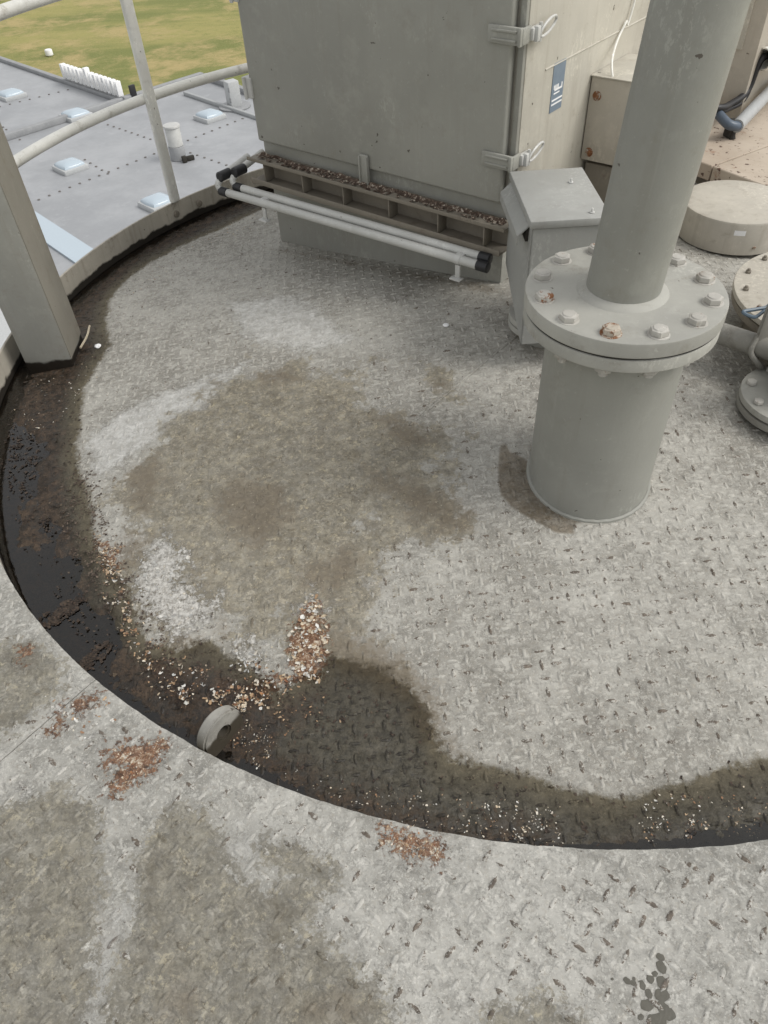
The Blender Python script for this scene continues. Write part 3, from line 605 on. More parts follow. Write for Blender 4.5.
# bracket on the channel and the rust heaped along it
m = MB(); m.box((.585, -.030, .155), (.04, .010, .11), 0, .002); m.box((.567, -.034, .145), (.006, .016, .12), 0, .001); m.box((.603, -.034, .145), (.006, .016, .12), 0, .001); m.build('door_stay', MAT['cab'], ch)
rust_m = NT('rust_scale'); rn = rust_m.noise(70, 6, .7); rc = rust_m.mix(rust_m.ss(rn, .4, .6), (.055, .036, .026), (.155, .11, .08)); rc = rust_m.mix(rust_m.ss(rn, .54, .62), rc, (.46, .41, .34)); MAT['rust'] = rust_m.done(rc, .85, rust_m.bump(rust_m.noise(160, 5), .004, .8))
m = MB(); bm = m.bm; NX = 120; gr = []
for i in range(NX + 1):
    x = WID * i / NX; w0 = -.018; w1 = -.040 - .026 * noise.noise((x * 6, 0, 9)) - .012 * noise.noise((x * 24, 0, 9))
    gr.append([bm.verts.new((x, w0 + (w1 - w0) * k / 6, .0985 + (.010 * noise.noise((x * 30, k * .8, 3)) + .010) * math.sin(math.pi * (k + .3) / 6.6) * (1 if 0 < i < NX else 0) - (.003 if k == 6 else 0))) for k in range(7)])
for A, B in zip(gr, gr[1:]):
    for k in range(6): bm.faces.new((A[k], B[k], B[k + 1], A[k + 1]))
tag(m.build('rust_crust', MAT['rust'], ch), kind='stuff')
m = MB()
for i in range(420):
    x = rnd.uniform(.0, WID); y = rnd.uniform(-.068, -.020); k = .55 + .45 * noise.noise((x * 7, 0, 4))
    if rnd.random() > k * 1.25: continue
    m.ico((x, y, .099 + rnd.uniform(0, .006)), rnd.uniform(.003, .010), 1, .6, .3)
tag(m.build('rust_scale', MAT['rust'], ch, auto=0), kind='stuff')

# two conduits clipped below the channel
def W3(s, o, z): q = Vector((-.419, 3.351, 0)) + d2 * s - n2 * o; return Vector((q.x, q.y, z))
for i, (o0, zz0, zz1, s0, s1, lab) in enumerate(((.137, .385, .412, -.145, 1.205, 'front pale zinc conduit with black end collars below the cabinet channel'), (.100, .404, .424, -.085, 1.19, 'rear pale zinc conduit half hidden behind the front conduit under the cabinet'))):
    A0, A1 = W3(s0, o0 + .004, zz0), W3(s1, o0, zz1); c = tag(empty('conduit', A0), lab, 'conduit', 'conduits below the cabinet channel')
    ax = (A1 - A0).normalized(); pr = lambda mb, nm, mt: setattr(mb.build(nm, MAT[mt], c), 'matrix_parent_inverse', Matrix.Translation(-A0))
    m = MB(); m.tube([A0 + ax * .01, A1 - ax * .01], .0165, 18); pr(m, 'pipe', 'conduit')
    for q, dd in ((A0, 1), (A1, -1)):
        m = MB(); m.tube([q - ax * dd * .022, q - ax * dd * .02, q + ax * dd * .024, q + ax * dd * .026], [.014, .0195, .0195, .016], 16); pr(m, 'collar', 'black')
    k = A0 - ax * .018; top = k + Vector((0, 0, .058)) + n2 * (.03 + .0 * i)
    m = MB(); m.tube(smooth_path([k, k + Vector((0, 0, .028)) - ax * .012, top]), .014, 12); m.tube([top, top + n2 * .16 + Vector((0, 0, .03))], .015, 12); pr(m, 'elbow', 'metal')
    m = MB(); t2 = top + n2 * .005; m.tube([t2 - n2 * .035, t2 - n2 * .03, t2 + n2 * .03, t2 + n2 * .035], [.016, .0215, .0215, .016], 16); pr(m, 'collar', 'black')
    if i == 0:
        for s in (.10, 1.10):
            q = W3(s, o0, zz0 + (zz1 - zz0) * (s - s0) / (s1 - s0)); m = MB(); m.tube([q - ax * .011, q + ax * .011], .0185, 18); m.box(q + Vector((0, 0, -.045)) - n2 * .004, (.02, .008, .05), cab_rz, .001); m.box(q + Vector((0, 0, -.07)) - n2 * .012, (.045, .03, .006), cab_rz, .001); m.box(q + n2 * .03 + Vector((0, 0, .012)), (.03, .07, .012), cab_rz, .002); pr(m, 'clamp', 'metal')

# box on the side of the cabinet
q = Vector((.509, 2.557, 0)) + n2 * .50
sb = tag(empty('terminal_box', (q.x, q.y, .586), cab_rz), 'beige sheet-steel box bolted to the right side of the cabinet', 'box')
m = MB(); m.box((.15, .15, .1425), (.29, .30, .285), 0, .004); m.build('housing', MAT['beige'], sb)
m = MB(); m.box((.152, .15, .2875), (.30, .31, .004), 0, .001); m.build('lid', MAT['side'], sb)
for z in (.225, .03):
    m = MB(); m.disc((0, 0, 0), .011, .012, .003, 6, mtx=Matrix.Rotation(R(90), 4, 'X')); m.disc((0, 0, 0), .017, .003, .001, 16, mtx=Matrix.Rotation(R(90), 4, 'X')); o = m.build('bolt', MAT['rustbolt'], sb); o.location = (.035, .001, z)
m = MB(); m.box((.12, .12, -.10), (.20, .20, .17), 0, .004); m.build('bracket', MAT['channel'], sb)
# white cable hanging over it
P0 = lambda s, o, z: Vector((.509, 2.557, z)) + n2 * s + d2 * o
tag((lambda m: m.build('cable', MAT['white']))((lambda m: (m.tube(smooth_path([P0(.95, .012, 1.75), P0(.755, .012, 1.054), P0(.707, .012, .996), P0(.653, .014, .952), P0(.549, .05, .916), P0(.515, .08, .865), P0(.525, .11, .786), P0(.566, .14, .694), P0(.58, .16, .5)]), .0042, 8), m)[1])(MB())), 'thin white cable hanging down the cabinet side past the beige box', 'cable')

# ------------------------------------------------------------------ hooded instrument housing on its stub
hb = tag(empty('instrument_housing', (.61, 2.325, dz(.61, 2.325))), 'small grey square housing with a sloping vent hood on a flanged stub', 'housing')
z0 = dz(.61, 2.325)
hx0, hx1, hy0, hy1, HT, HB = .488, .726, 2.128, 2.51, .72, .355
ctr = ((hx0 + hx1) / 2 - .61, (hy0 + hy1) / 2 - 2.325)
m = MB(); bmt = bmesh.new(); bmesh.ops.create_cube(bmt, size=1); bmt.transform(Matrix.Diagonal((hx1 - hx0 - .012, hy1 - hy0 - .012, HT - .022 - HB, 1)))
for v in bmt.verts:
    if v.co.z < 0: v.co.z += .045 if v.co.y > 0 else -.065
bmesh.ops.bevel(bmt, geom=bmt.edges[:], offset=.005, segments=2, affect='EDGES'); m._add(bmt, Matrix.Translation((*ctr, (HT - .022 + HB) / 2 - z0))); m.build('body', MAT['housing'], hb)
m = MB(); m.box((*ctr, HT - .012 - z0), (hx1 - hx0 + .004, hy1 - hy0 + .004, .024), 0, .0035); lid = m.build('lid', MAT['housing'], hb)
for (x, y) in ([(0.663,2.391),(0.676,2.164)]):
    m = MB(); m.disc((x - .61, y - 2.325, HT - z0), .008, .004, .001, 12); m.disc((x - .61, y - 2.325, HT + .004 - z0), .0035, .010, .001, 8); m.build('screw', MAT['metal'], lid)
m = MB(); bm = m.bm
ya, yb = 2.165 - 2.325, 2.495 - 2.325; xw = hx0 + .005 - .61; zt = HT - .026 - z0
prof = [(xw, zt), (xw - .036, zt - .034), (xw - .036, zt - .062), (xw - .032, zt - .062), (xw - .032, zt - .036), (xw, zt - .006)]
f0 = [bm.verts.new((x, ya, z)) for x, z in prof]; f1 = [bm.verts.new((x, yb, z)) for x, z in prof]
bm.faces.new(f0); bm.faces.new(f1[::-1])
for i in range(6): bm.faces.new((f0[i], f1[i], f1[(i + 1) % 6], f0[(i + 1) % 6]))
bmesh.ops.recalc_face_normals(bm, faces=bm.faces[:]); m.build('vent_hood', MAT['housing'], hb)
m = MB(); m.box((xw - .002, (ya + yb) / 2, zt - .035), (.012, yb - ya - .02, .045), 0, .001); m.build('vent_opening', MAT['darkgap'], hb)
m = MB(); m.lathe([(.085, -.03), (.085, HB - z0 + .01)], (0, 0, 0), 40); m.build('stub', MAT['pipe'], hb)
for zz in (.035, .062): 
    m = MB(); m.disc((0, 0, zz), .122, .023, .003, 48); m.build('flange', MAT['flange'], hb)
for i in range(8):
    a = R(i * 45 + 20); m = MB(); m.disc((.102 * math.cos(a), .102 * math.sin(a), .085), .013, .011, .002, 6); m.build('bolt', MAT['bolt'], hb)

# ------------------------------------------------------------------ flanged vent pipe
vx, vy = .632, 1.658; vz = dz(vx, vy)
vp = tag(empty('vent_pipe', (vx, vy, vz)), 'big grey standpipe with a bolted flange joint rising from the deck', 'pipe')
FT = .748 - vz
m = MB(); m.lathe([(.179, -.05), (.179, FT - .078)], (0, -.010, 0), 96); m.build('base_pipe', MAT['pipe'], vp)
m = MB(); pr = []
for i in range(97):
    a = 2 * math.pi * i / 96; x, y = .181 * math.cos(a), .181 * math.sin(a) - .010; pr.append((x, y, dz(vx + x, vy + y) - vz + .001 + .001 * math.sin(i * 2.1)))
m.tube(pr, .007, 6, False); m.build('base_weld', MAT['pipe'], vp)
m = MB(); m.disc((0, 0, FT - .082), .243, .036, .004, 128); lf = m.build('lower_flange', MAT['flange'], vp)
m = MB(); m.lathe([(.239, FT - .046), (.2415, FT - .0438), (.239, FT - .0415)], (0, 0, 0), 128); m.build('gasket', MAT['darkgap'], vp, uneven=.002)
m = MB(); m.disc((0, 0, FT - .0415), .245, .0415, .004, 128); m.build('upper_flange', MAT['flange'], vp)
m = MB(); m.lathe([(.0905, -.006), (.0905, 1.9)], (0, 0, 0), 72); up_ = m.build('upper_pipe', MAT['pipe'], vp); up_.location = (-.006, 0, FT); up_.rotation_euler = (0, R(3.3), 0)
m = MB(); m.lathe([(.112, FT), (.104, FT + .008), (.089, FT + .013)], (-.006, 0, 0), 72); m.build('neck_weld', MAT['flange'], vp)
bb = MB(); bb.disc((0, 0, 0), .0225, .016, .003, 6); bb.lathe([(.017, .016), (.015, .0185), (0, .019)], (0, 0, 0), 12); bb.disc((0, 0, -.002), .026, .0035, .001, 24)
b0 = bb.build('bolt', MAT['bolt'], vp)
nb = MB(); nb.disc((0, 0, -.020), .0225, .02, .003, 6); nb.disc((0, 0, -.034), .012, .016, .002, 10); n0 = nb.build('nut', MAT['bolt'], vp)
for i in range(12):
    a = R(-114 + 30 * i); o = b0 if i == 0 else b0.copy(); u = n0 if i == 0 else n0.copy()
    if i: COL.objects.link(o); COL.objects.link(u)
    o.parent = vp; u.parent = vp; x, y = .207 * math.cos(a), .207 * math.sin(a)
    o.location = (x, y, FT); o.rotation_euler = (0, 0, rnd.uniform(0, 1)); u.location = (x, y, FT - .082); u.rotation_euler = (0, 0, rnd.uniform(0, 1))
    if i == 0: o.data = o.data.copy(); o.data.materials.clear(); o.data.materials.append(MAT['rustbolt']); o['label'] = 'bolt head with its paint flaked to orange rust'; b0 = o

for o in [c for c in vp.children if c.name.startswith('bolt')]:
    if 'label' not in o.keys():
        pass
bm_ = None
good = MB(); good.disc((0, 0, 0), .0225, .016, .003, 6); good.lathe([(.017, .016), (.015, .0185), (0, .019)], (0, 0, 0), 12); good.disc((0, 0, -.002), .026, .0035, .001, 24)
tmp = good.build('bolt', MAT['bolt']); gm = tmp.data; bpy.data.objects.remove(tmp)
for o in [c for c in vp.children if c.name.startswith('bolt')]:
    if o is not b0:
        o.data = gm
        if 'label' in o.keys(): del o['label']
for k_, o in enumerate([c for c in vp.children if c.name.startswith('bolt') and c is not b0]):
    if k_ in (1, 3, 6, 9):
        o.data = gm.copy(); o.data.materials.clear(); o.data.materials.append(MAT['rustybolt'])

# ------------------------------------------------------------------ things at the right: drum cover, manhole, valve
dx_, dy_ = 1.640, 3.19; zd = dz(dx_, dy_)
dr = tag(empty('round_cover', (dx_, dy_, zd)), 'beige drum-shaped cap with a small white sticker behind the pipe', 'cap')
m = MB(); m.lathe([(0, .030), (.222, .030), (.234, .032), (.234, .160), (.230, .168), (.220, .172), (0, .176)], (0, 0, 0), 96); m.build('lid', MAT['drum'], dr)
m = MB(); m.lathe([(.19, -.03), (.19, .04)], (0, 0, 0), 64); m.build('neck', MAT['darkgap'], dr)
v = Vector((-.07, -1, 0)).normalized()
m = MB()
for i in range(7):
    a0, a1 = R(-112 + i * 1.6), R(-112 + (i + 1) * 1.6); bm = m.bm
    q = [(.2348 * math.cos(a), .2348 * math.sin(a), z) for a, z in ((a0, .118), (a1, .118), (a1, .140), (a0, .140))]; bm.faces.new([bm.verts.new(t) for t in q])
m.build('sticker', MAT['letter'], dr)
m = MB(); m.disc((0, 0, 0), .007, .008, .002, 8, mtx=Vector((-.2, -.98, 0)).to_track_quat('Z', 'Y').to_matrix().to_4x4()); o = m.build('bolt', MAT['rustbolt'], dr); o.location = (.01, -.232, .065)
mx_, my_ = 1.655, 2.268; zm = dz(mx_, my_)
mh = tag(empty('manhole', (mx_, my_, zm)), 'wide pale bolted manhole cover cut off by the right edge', 'manhole')
m = MB(); m.disc((0, 0, .19), .372, .022, .004, 96); m.build('cover', MAT['drum'], mh)
m = MB(); m.disc((0, 0, .155), .366, .028, .004, 96); m.build('flange', MAT['channel'], mh)
m = MB(); m.lathe([(.29, -.05), (.29, .16)], (0, 0, 0), 64); m.build('neck', MAT['channel'], mh)
for i in range(16):
    a = R(i * 22.5 + 9); m = MB(); m.disc((.335 * math.cos(a), .335 * math.sin(a), .212), .011, .009, .002, 6); m.disc((.335 * math.cos(a), .335 * math.sin(a), .2125), .006, .016, .002, 8); m.build('bolt', MAT['rustbolt'] if i % 4 == 0 else MAT['channel'], mh)
fx, fy = 1.35, 1.882; zf_ = dz(fx, fy)
vl = tag(empty('valve', (fx, fy, zf_)), 'grey flanged valve with side pipe and blue seal loop at the right edge', 'valve')
m = MB(); m.disc((0, 0, .030), .168, .024, .003, 72); m.build('flange', MAT['valve'], vl)
m = MB(); m.disc((0, 0, .060), .168, .024, .003, 72); m.build('flange', MAT['flange'], vl)
m = MB(); m.lathe([(.11, -.03), (.11, .06)], (0, 0, 0), 48); m.lathe([(.085, .08), (.085, .2), (.06, .25), (.055, .5)], (0, 0, 0), 40); m.build('body', MAT['valve'], vl)
for i in range(8):
    a = R(i * 45 + 12); m = MB(); m.disc((.138 * math.cos(a), .138 * math.sin(a), .084), .016, .013, .003, 6); m.build('bolt', MAT['bolt'], vl)
q0 = Vector((1.06, 2.27, .275)); q1 = Vector((1.40, 1.96, .275)); bs = Vector((fx, fy, zf_))
m = MB(); m.tube([q0 - bs, q1 - bs], .036, 24); m.build('side_pipe', MAT['valve'], vl)
qp = Vector((1.281,2.063,0.320)) - bs
m = MB(); m.box(qp + Vector((.02, .01, .02)), (.10, .016, .20), R(20), .012); m.build('handle_plate', MAT['valve'], vl)
m = MB(); lo = Vector((1.288,2.025,0.200)) - bs; m.tube(smooth_path([qp + Vector((-.02, 0, .0)), qp + Vector((-.035, -.02, -.05)), lo + Vector((-.01, .0, .03)), lo + Vector((.02, .02, 0))]), .009, 10); m.build('lever', MAT['valve'], vl)
w1, w2, w3, w4 = [Vector(v) - bs for v in ((1.286,2.107,0.400), (1.245,2.093,0.400), (1.195,2.081,0.400), (1.229,2.063,0.390))]
m = MB(); m.tube(smooth_path([w1 + Vector((.05, .05, .02)), w1, w2, w3, w4, w1 + Vector((-.005, -.01, -.01)), w1 + Vector((.04, .0, -.06))]), .006, 8); m.build('seal_loop', MAT['blue'], vl)

# ------------------------------------------------------------------ raised slab at the back right with enclosure, cables
sl = NT('speckled_slab'); a = sl.noise(3, 6); c = sl.mix(sl.ss(a, .3, .7), (.40, .33, .26), (.50, .43, .35)); c = sl.mix(sl.ss(sl.noise(26, 4, .6), .60, .65), c, (.10, .06, .045)); c = sl.mix(sl.mul(sl.ss(sl.noise(5, 8, .75, v=sl.vec((1, 1, 1), (4, 2, 0))), .58, .66), .7), c, (.26, .14, .09))
MAT['slab'] = sl.done(c, .8, sl.bump(sl.noise(40, 8, .7), .004, .7))
slab = tag(empty('slab', (1.87, 3.757, .0)), kind='structure')
e0 = Vector((1.771, 3.927)); e1 = Vector((1.972, 3.587)); ed = (e1 - e0).normalized(); en = Vector((-ed.y, ed.x))
if en.dot(Vector((1, 1))) < 0: en = -en
def SL(s, t): v = e0 + ed * s + en * t; return (v.x, v.y)
SJ = .06
for s0_, s1_ in ((-1.4, SJ - .004), (SJ + .004, 2.2)):
    m = MB(); m.prism([SL(s0_, 0), SL(s1_, 0), SL(s1_, 3), SL(s0_, 3)], .075, .152, .004); o = m.build('slab_panel', MAT['slab'], slab); o.matrix_parent_inverse = Matrix.Translation((-1.87, -3.757, 0))
m = MB(); m.prism([SL(-1.4, .04), SL(2.2, .04), SL(2.2, 2.9), SL(-1.4, 2.9)], -.05, .072); o = m.build('slab_support', MAT['channel'], slab); o.matrix_parent_inverse = Matrix.Translation((-1.87, -3.757, 0))
q = Vector((2.167,4.491,0.152))
en_ = tag(empty('equipment_box', (q.x, q.y, .152), cab_rz), 'tall brown-beige enclosure behind the standpipe on the speckled slab', 'enclosure')
m = MB(); m.box((-.55, .45, 1.0), (1.1, .9, 2.0), 0, .006); m.build('housing', MAT['beige'], en_)
m = MB(); m.box((-.30, -.006, 1.05), (.44, .02, 1.4), 0, .004); m.build('door_panel', MAT['side'], en_)
cb = Vector((2.267,4.552,0.450)); cs = Vector((1.922,4.274,0.300))
for (dzz, rad, lab) in ((0, .018, 'thicker black cable looping from the conduit end to the enclosure'), (-.035, .012, 'thinner black cable sagging under the thicker loop by the enclosure')):
    m = MB(); mid = Vector((2.195,4.532,0.300)) + Vector((0, 0, dzz)); m.tube(smooth_path([cb + Vector((.12, .05, 0)), cb + Vector((-.03, 0, 0)), mid, Vector((2.075,4.429,0.270)) + Vector((0, 0, dzz * .8)), cs + Vector((0, 0, dzz * .4)), cs + Vector((-.25, .10, 0))]), rad, 12)
    tag(m.build('cable', MAT['black']), lab, 'cable', 'black cables by the enclosure')
m = MB(); a_, b_ = cb + Vector((-.035, -.02, 0)), cb + Vector((.5, .22, .04)); m.tube([a_, b_], .05, 18, False); m.tube([a_, a_ + (b_ - a_).normalized() * .02], .058, 18, False); tag(m.build('conduit_end', MAT['white']), 'white pipe mouth with black cables coming out at the right edge', 'pipe')
g0, g1 = Vector((2.039,4.220,0.220)), Vector((2.466,4.767,0.240))
cg = tag(empty('hose', g0), 'grey conduit with a blue-grey hose end lying on the speckled slab', 'hose')
m = MB(); m.tube([g0, g1, g1 + (g1 - g0)], .034, 18); o = m.build('sleeve', MAT['greyhose'], cg); o.matrix_parent_inverse = Matrix.Translation(-g0)
m = MB(); m.tube(smooth_path([g0 + (g1 - g0) * .05, g0, Vector((1.984,4.215,0.235)), Vector((1.941,4.303,0.270)), Vector((1.911,4.479,0.280))]), .025, 14); o = m.build('hose_end', MAT['hoseblue'], cg); o.matrix_parent_inverse = Matrix.Translation(-g0)
m = MB(); k = Vector((2.024,4.253,0.200)); m.box(k, (.05, .05, .09), .3, .008); m.tube([k, k + Vector((.01, -.03, -.05))], .018, 10); o = m.build('clip', MAT['darkgap'], cg); o.matrix_parent_inverse = Matrix.Translation(-g0)

# ------------------------------------------------------------------ lifting lug at the near edge
lx, ly = -.432, .905
lug = tag(empty('lifting_lug', (lx, ly, dz(lx, ly))), 'thick rounded steel lifting lug with a hole standing at the near edge', 'lug')
m = MB(); bm = m.bm; HW, HS, HR, TH = .062, .040, .017, .0165; NO = 40
def outl(t):      # outline of the plate, t from 0 to 1 round from the right foot over the top to the left foot and back along the bottom
    if t < .2: return (HW, -.02 + (HS + .02) * t / .2)
    if t < .7: a = math.pi * (t - .2) / .5; return (HW * math.cos(a), HS + HW * math.sin(a))
    if t < .9: return (-HW, HS - (HS + .02) * (t - .7) / .2)
    return (-HW + 2 * HW * (t - .9) / .1, -.02)
hc = HS + .004; ringo = []
for k in range(NO):
    t = k / NO; x, z = outl(t); a = math.atan2(z - hc, x); hx_, hz_ = HR * math.cos(a), hc + HR * math.sin(a)
    ringo.append([bm.verts.new((x, -TH, z)), bm.verts.new((x, TH, z)), bm.verts.new((hx_, TH, hz_)), bm.verts.new((hx_, -TH, hz_))])
for A, B in zip(ringo, ringo[1:] + ringo[:1]):
    for k in range(4): bm.faces.new((A[k], A[(k + 1) % 4], B[(k + 1) % 4], B[k]))
bmesh.ops.recalc_face_normals(bm, faces=bm.faces[:]); bmesh.ops.bevel(bm, geom=[e for e in bm.edges if e.calc_face_angle(0) > 1], offset=.005, segments=2, affect='EDGES')
m.build('eye_plate', waterlined('lug', .045, 'lug_waterline', (.05, .042, .03)), lug, uneven=.003); lug.rotation_euler = (R(-4), 0, R(52))

# ------------------------------------------------------------------ loose flakes and silt on the deck
def flake_mat(name):
    n = NT(name); c = n.mix(n.mul(n.ss(n.noise(160, 4, .7), .45, .65), .5), n.acol('tint'), (.12, .075, .05)); return n.done(c, .7, n.bump(n.noise(200, 4), .001, .5))
MAT['flake'] = flake_mat('paint_flake')
WHT = [(.66, .65, .61), (.55, .54, .50), (.60, .56, .48)]; CRM = [(.58, .50, .38), (.50, .41, .29), (.66, .60, .50)]; TAN = [(.36, .24, .14), (.42, .30, .19), (.28, .16, .09)]; ORG = [(.34, .16, .07), (.24, .10, .05)]; DRK = [(.02, .015, .011), (.032, .024, .018), (.045, .034, .025), (.014, .010, .008)]; GRY = [(.42, .42, .40), (.5, .5, .48), (.36, .36, .34)]
FV, FF, FC = [], [], []
def flakes(poly, n, lo, hi, pal, zf, curl=1., lift=.004):
    A = np.array(poly); x0, y0 = A.min(0); x1, y1 = A.max(0); got = 0; tr = 0
    C = np.stack([np.array([rnd.uniform(x0, x1) for _ in range(n * 9)]), np.array([rnd.uniform(y0, y1) for _ in range(n * 9)])], 1); sd_ = sdist(C, poly)
    for (x, y), s in zip(C, sd_):
        if got >= n: break
        dens = .5 + 1.5 * noise.noise((x * 34, y * 34, 2))
        if rnd.random() > (s + .012) / .034: continue
        if math.hypot(x - CX, y - CY) > RR - .012 and zf is dzn: continue
        if rnd.random() > dens: continue
        got += 1; L = lo + (hi - lo) * rnd.random() ** 1.8; W_ = L * rnd.uniform(.35, .9); a = rnd.uniform(0, 6.28); ca, sa = math.cos(a), math.sin(a); cu = rnd.uniform(-.05, .22) * curl; col = rnd.choice(pal); k = rnd.uniform(.8, 1.15)
        z = zf(x, y) + rnd.uniform(.0008, lift * .6); b = len(FV); tl = rnd.uniform(-.25, .25)
        NR = rnd.choice((6, 7, 8, 9)); ph = rnd.uniform(0, 6.28); FV.append((x, y, z + cu * L * -.08))
        for i in range(NR):
            t = ph + 2 * math.pi * i / NR; rr_ = rnd.uniform(.38, 1.15); px, py = L / 2 * rr_ * math.cos(t), W_ / 2 * rr_ * math.sin(t)
            FV.append((x + px * ca - py * sa, y + px * sa + py * ca, z + max(-.001, cu * (2 * px / L) ** 2 * L * .5 + tl * py)))
        for i in range(NR): FF.append((b, b + 1 + i, b + 1 + (i + 1) % NR)); FC.append((*[min(1, c * k) for c in col], 1))
MIX1 = WHT + CRM + CRM + TAN
flakes([(-0.279,1.164),(-0.259,1.230),(-0.238,1.265),(-0.199,1.307),(-0.187,1.260),(-0.165,1.152),(-0.176,1.066),(-0.197,1.028),(-0.270,1.036)], 330, .004, .020, MIX1 + WHT + TAN, dzn, 1.2, .007)
flakes([(-0.493,1.036),(-0.402,1.049),(-0.265,1.063),(-0.304,0.984),(-0.396,0.966),(-0.476,0.996)], 200, .004, .018, MIX1 + TAN + TAN + ORG, dzn, 1.2, .006)
flakes([(-0.731,1.192),(-0.660,1.165),(-0.507,1.043),(-0.516,0.984),(-0.584,1.018),(-0.661,1.088)], 150, .004, .018, CRM + TAN + WHT + DRK, dzn, 1.2, .005)
flakes([(-0.928,1.626),(-0.824,1.558),(-0.781,1.432),(-0.849,1.463)], 190, .004, .012, CRM + TAN, dzn)
flakes([(-0.871,1.511),(-0.786,1.425),(-0.706,1.277),(-0.634,1.180),(-0.486,1.092),(-0.494,1.042),(-0.626,1.128),(-0.739,1.217),(-0.825,1.360)], 420, .004, .016, TAN + TAN + CRM + GRY + DRK, dzn, 1.2, .004)
flakes([(-0.381,1.130),(-0.270,1.047),(-0.179,1.010),(-0.116,0.925),(-0.240,0.885),(-0.343,0.946),(-0.401,1.032)], 260, .004, .016, TAN + DRK + DRK + [(.10, .07, .05)], dzn, 1.2, .004)
flakes([(-0.467,1.039),(-0.372,1.002),(-0.365,0.883),(-0.408,0.870),(-0.433,0.954)], 120, .004, .012, TAN + DRK + CRM, dzn)
wzf = lambda x, y: WATER_Z + .0015
flakes([(-0.909,1.400),(-0.884,1.368),(-0.946,1.302),(-1.007,1.264),(-1.037,1.288),(-0.967,1.339)], 420, .006, .026, DRK, wzf, .6, .003)
flakes([(-0.800,1.225),(-0.778,1.197),(-0.817,1.141),(-0.866,1.111),(-0.889,1.138),(-0.835,1.173)], 320, .006, .024, DRK, wzf, .6, .003)
flakes([(-1.380,2.212),(-1.288,2.190),(-1.183,1.956),(-1.200,1.817),(-1.299,1.930)], 220, .005, .022, DRK, wzf, .6, .003)
flakes([(-1.141,1.806),(-1.045,1.700),(-1.086,1.666),(-1.187,1.726)], 160, .005, .02, DRK + [(.06, .045, .03)], wzf, .6, .003)
flakes([(-0.743,1.492),(-0.686,1.587),(-0.587,1.476),(-0.603,1.371),(-0.480,1.314),(-0.507,1.240),(-0.603,1.201),(-0.681,1.300),(-0.759,1.379)], 110, .006, .024, GRY + GRY + WHT, dzn, 1., .0025)
flakes([(-0.440,1.182),(-0.350,1.154),(-0.329,1.070),(-0.409,1.078)], 40, .006, .022, GRY + GRY + WHT, dzn, 1., .0025)
flakes([(-0.392,0.911),(-0.330,0.931),(-0.290,0.877),(-0.312,0.830),(-0.360,0.822)], 90, .003, .008, WHT + CRM + TAN, dzn)
flakes([(-0.275,0.814),(-0.166,0.794),(-0.003,0.735),(0.181,0.722),(0.356,0.673),(0.340,0.594),(0.145,0.616),(-0.052,0.683),(-0.238,0.764)], 230, .0025, .008, WHT + CRM + TAN, dzn)
flakes([(0.225,0.707),(0.356,0.673),(0.386,0.601),(0.211,0.612)], 110, .003, .009, WHT + CRM, dzn)
flakes([(0.541,0.687),(0.682,0.701),(0.709,0.645),(0.624,0.587),(0.516,0.593)], 130, .003, .009, WHT + CRM + TAN, dzn)
flakes([(0.719,0.677),(0.843,0.715),(0.796,0.588),(0.689,0.584)], 60, .003, .008, TAN + CRM, dzn)
flakes([(-1.435,2.471),(-1.262,2.526),(-1.101,2.734),(-1.024,2.428),(-1.180,2.222),(-1.311,2.140)], 90, .003, .011, CRM + WHT, dzn)
flakes([(-1.159,3.192),(-0.944,3.618),(-0.562,3.931),(-0.533,3.723),(-0.858,3.402),(-1.085,3.069)], 160, .004, .014, TAN + CRM + DRK + DRK, dzn)
flakes(DECK['wet'][0], 7000, .004, .016, DRK + DRK + DRK + [(.06, .045, .03), (.09, .07, .048)], dzn, 1.4, .004)
flakes([(-1.106,1.940),(-0.975,1.913),(-0.791,1.499),(-0.576,1.167),(-0.322,1.024),(-0.399,1.004),(-0.657,1.146),(-0.840,1.362),(-1.023,1.614)], 1800, .004, .014, [(.10, .075, .055), (.06, .045, .035), (.14, .11, .085), (.035, .026, .02)], dzn, 1.4, .005)
flakes([(-0.943,1.769),(-0.701,2.083),(-0.277,2.293),(0.200,1.884),(0.244,1.435),(-0.005,1.136),(-0.382,1.145),(-0.724,1.381)], 2600, .0025, .008, [(.34, .31, .24), (.40, .36, .28), (.16, .14, .10)], dzn, .8, .0012)
flakes([(-0.403,3.393),(-0.267,3.234),(-0.172,3.056),(-0.311,3.172),(-0.396,3.283)], 22, .006, .016, WHT, dzn)
me = bpy.data.meshes.new('paint_flakes'); me.from_pydata(FV, [], FF); me.update(); ca_ = me.attributes.new('tint', 'FLOAT_COLOR', 'FACE'); ca_.data.foreach_set('color', np.array(FC, 'f').ravel())
tag(link('paint_flakes', me, MAT['flake']), 'curled flakes of old paint, rust and silt strewn over the deck', 'debris', kind='stuff')
FV, FF, FC = [], [], []
for poly in WALK['rust'][:2]: flakes(poly, 130, .003, .008, TAN + ORG + CRM, wz, .8, .002)
flakes([(-0.875,1.005),(-0.699,0.993),(-0.652,0.883),(-0.789,0.866)], 40, .006, .016, WHT + TAN, wz, .6, .002)
me = bpy.data.meshes.new('rust_flakes'); me.from_pydata(FV, [], FF); me.update(); ca_ = me.attributes.new('tint', 'FLOAT_COLOR', 'FACE'); ca_.data.foreach_set('color', np.array(FC, 'f').ravel())
tag(link('rust_flakes', me, MAT['flake']), 'scabs of rusty paint lifting on the near walkway', 'debris', kind='stuff')
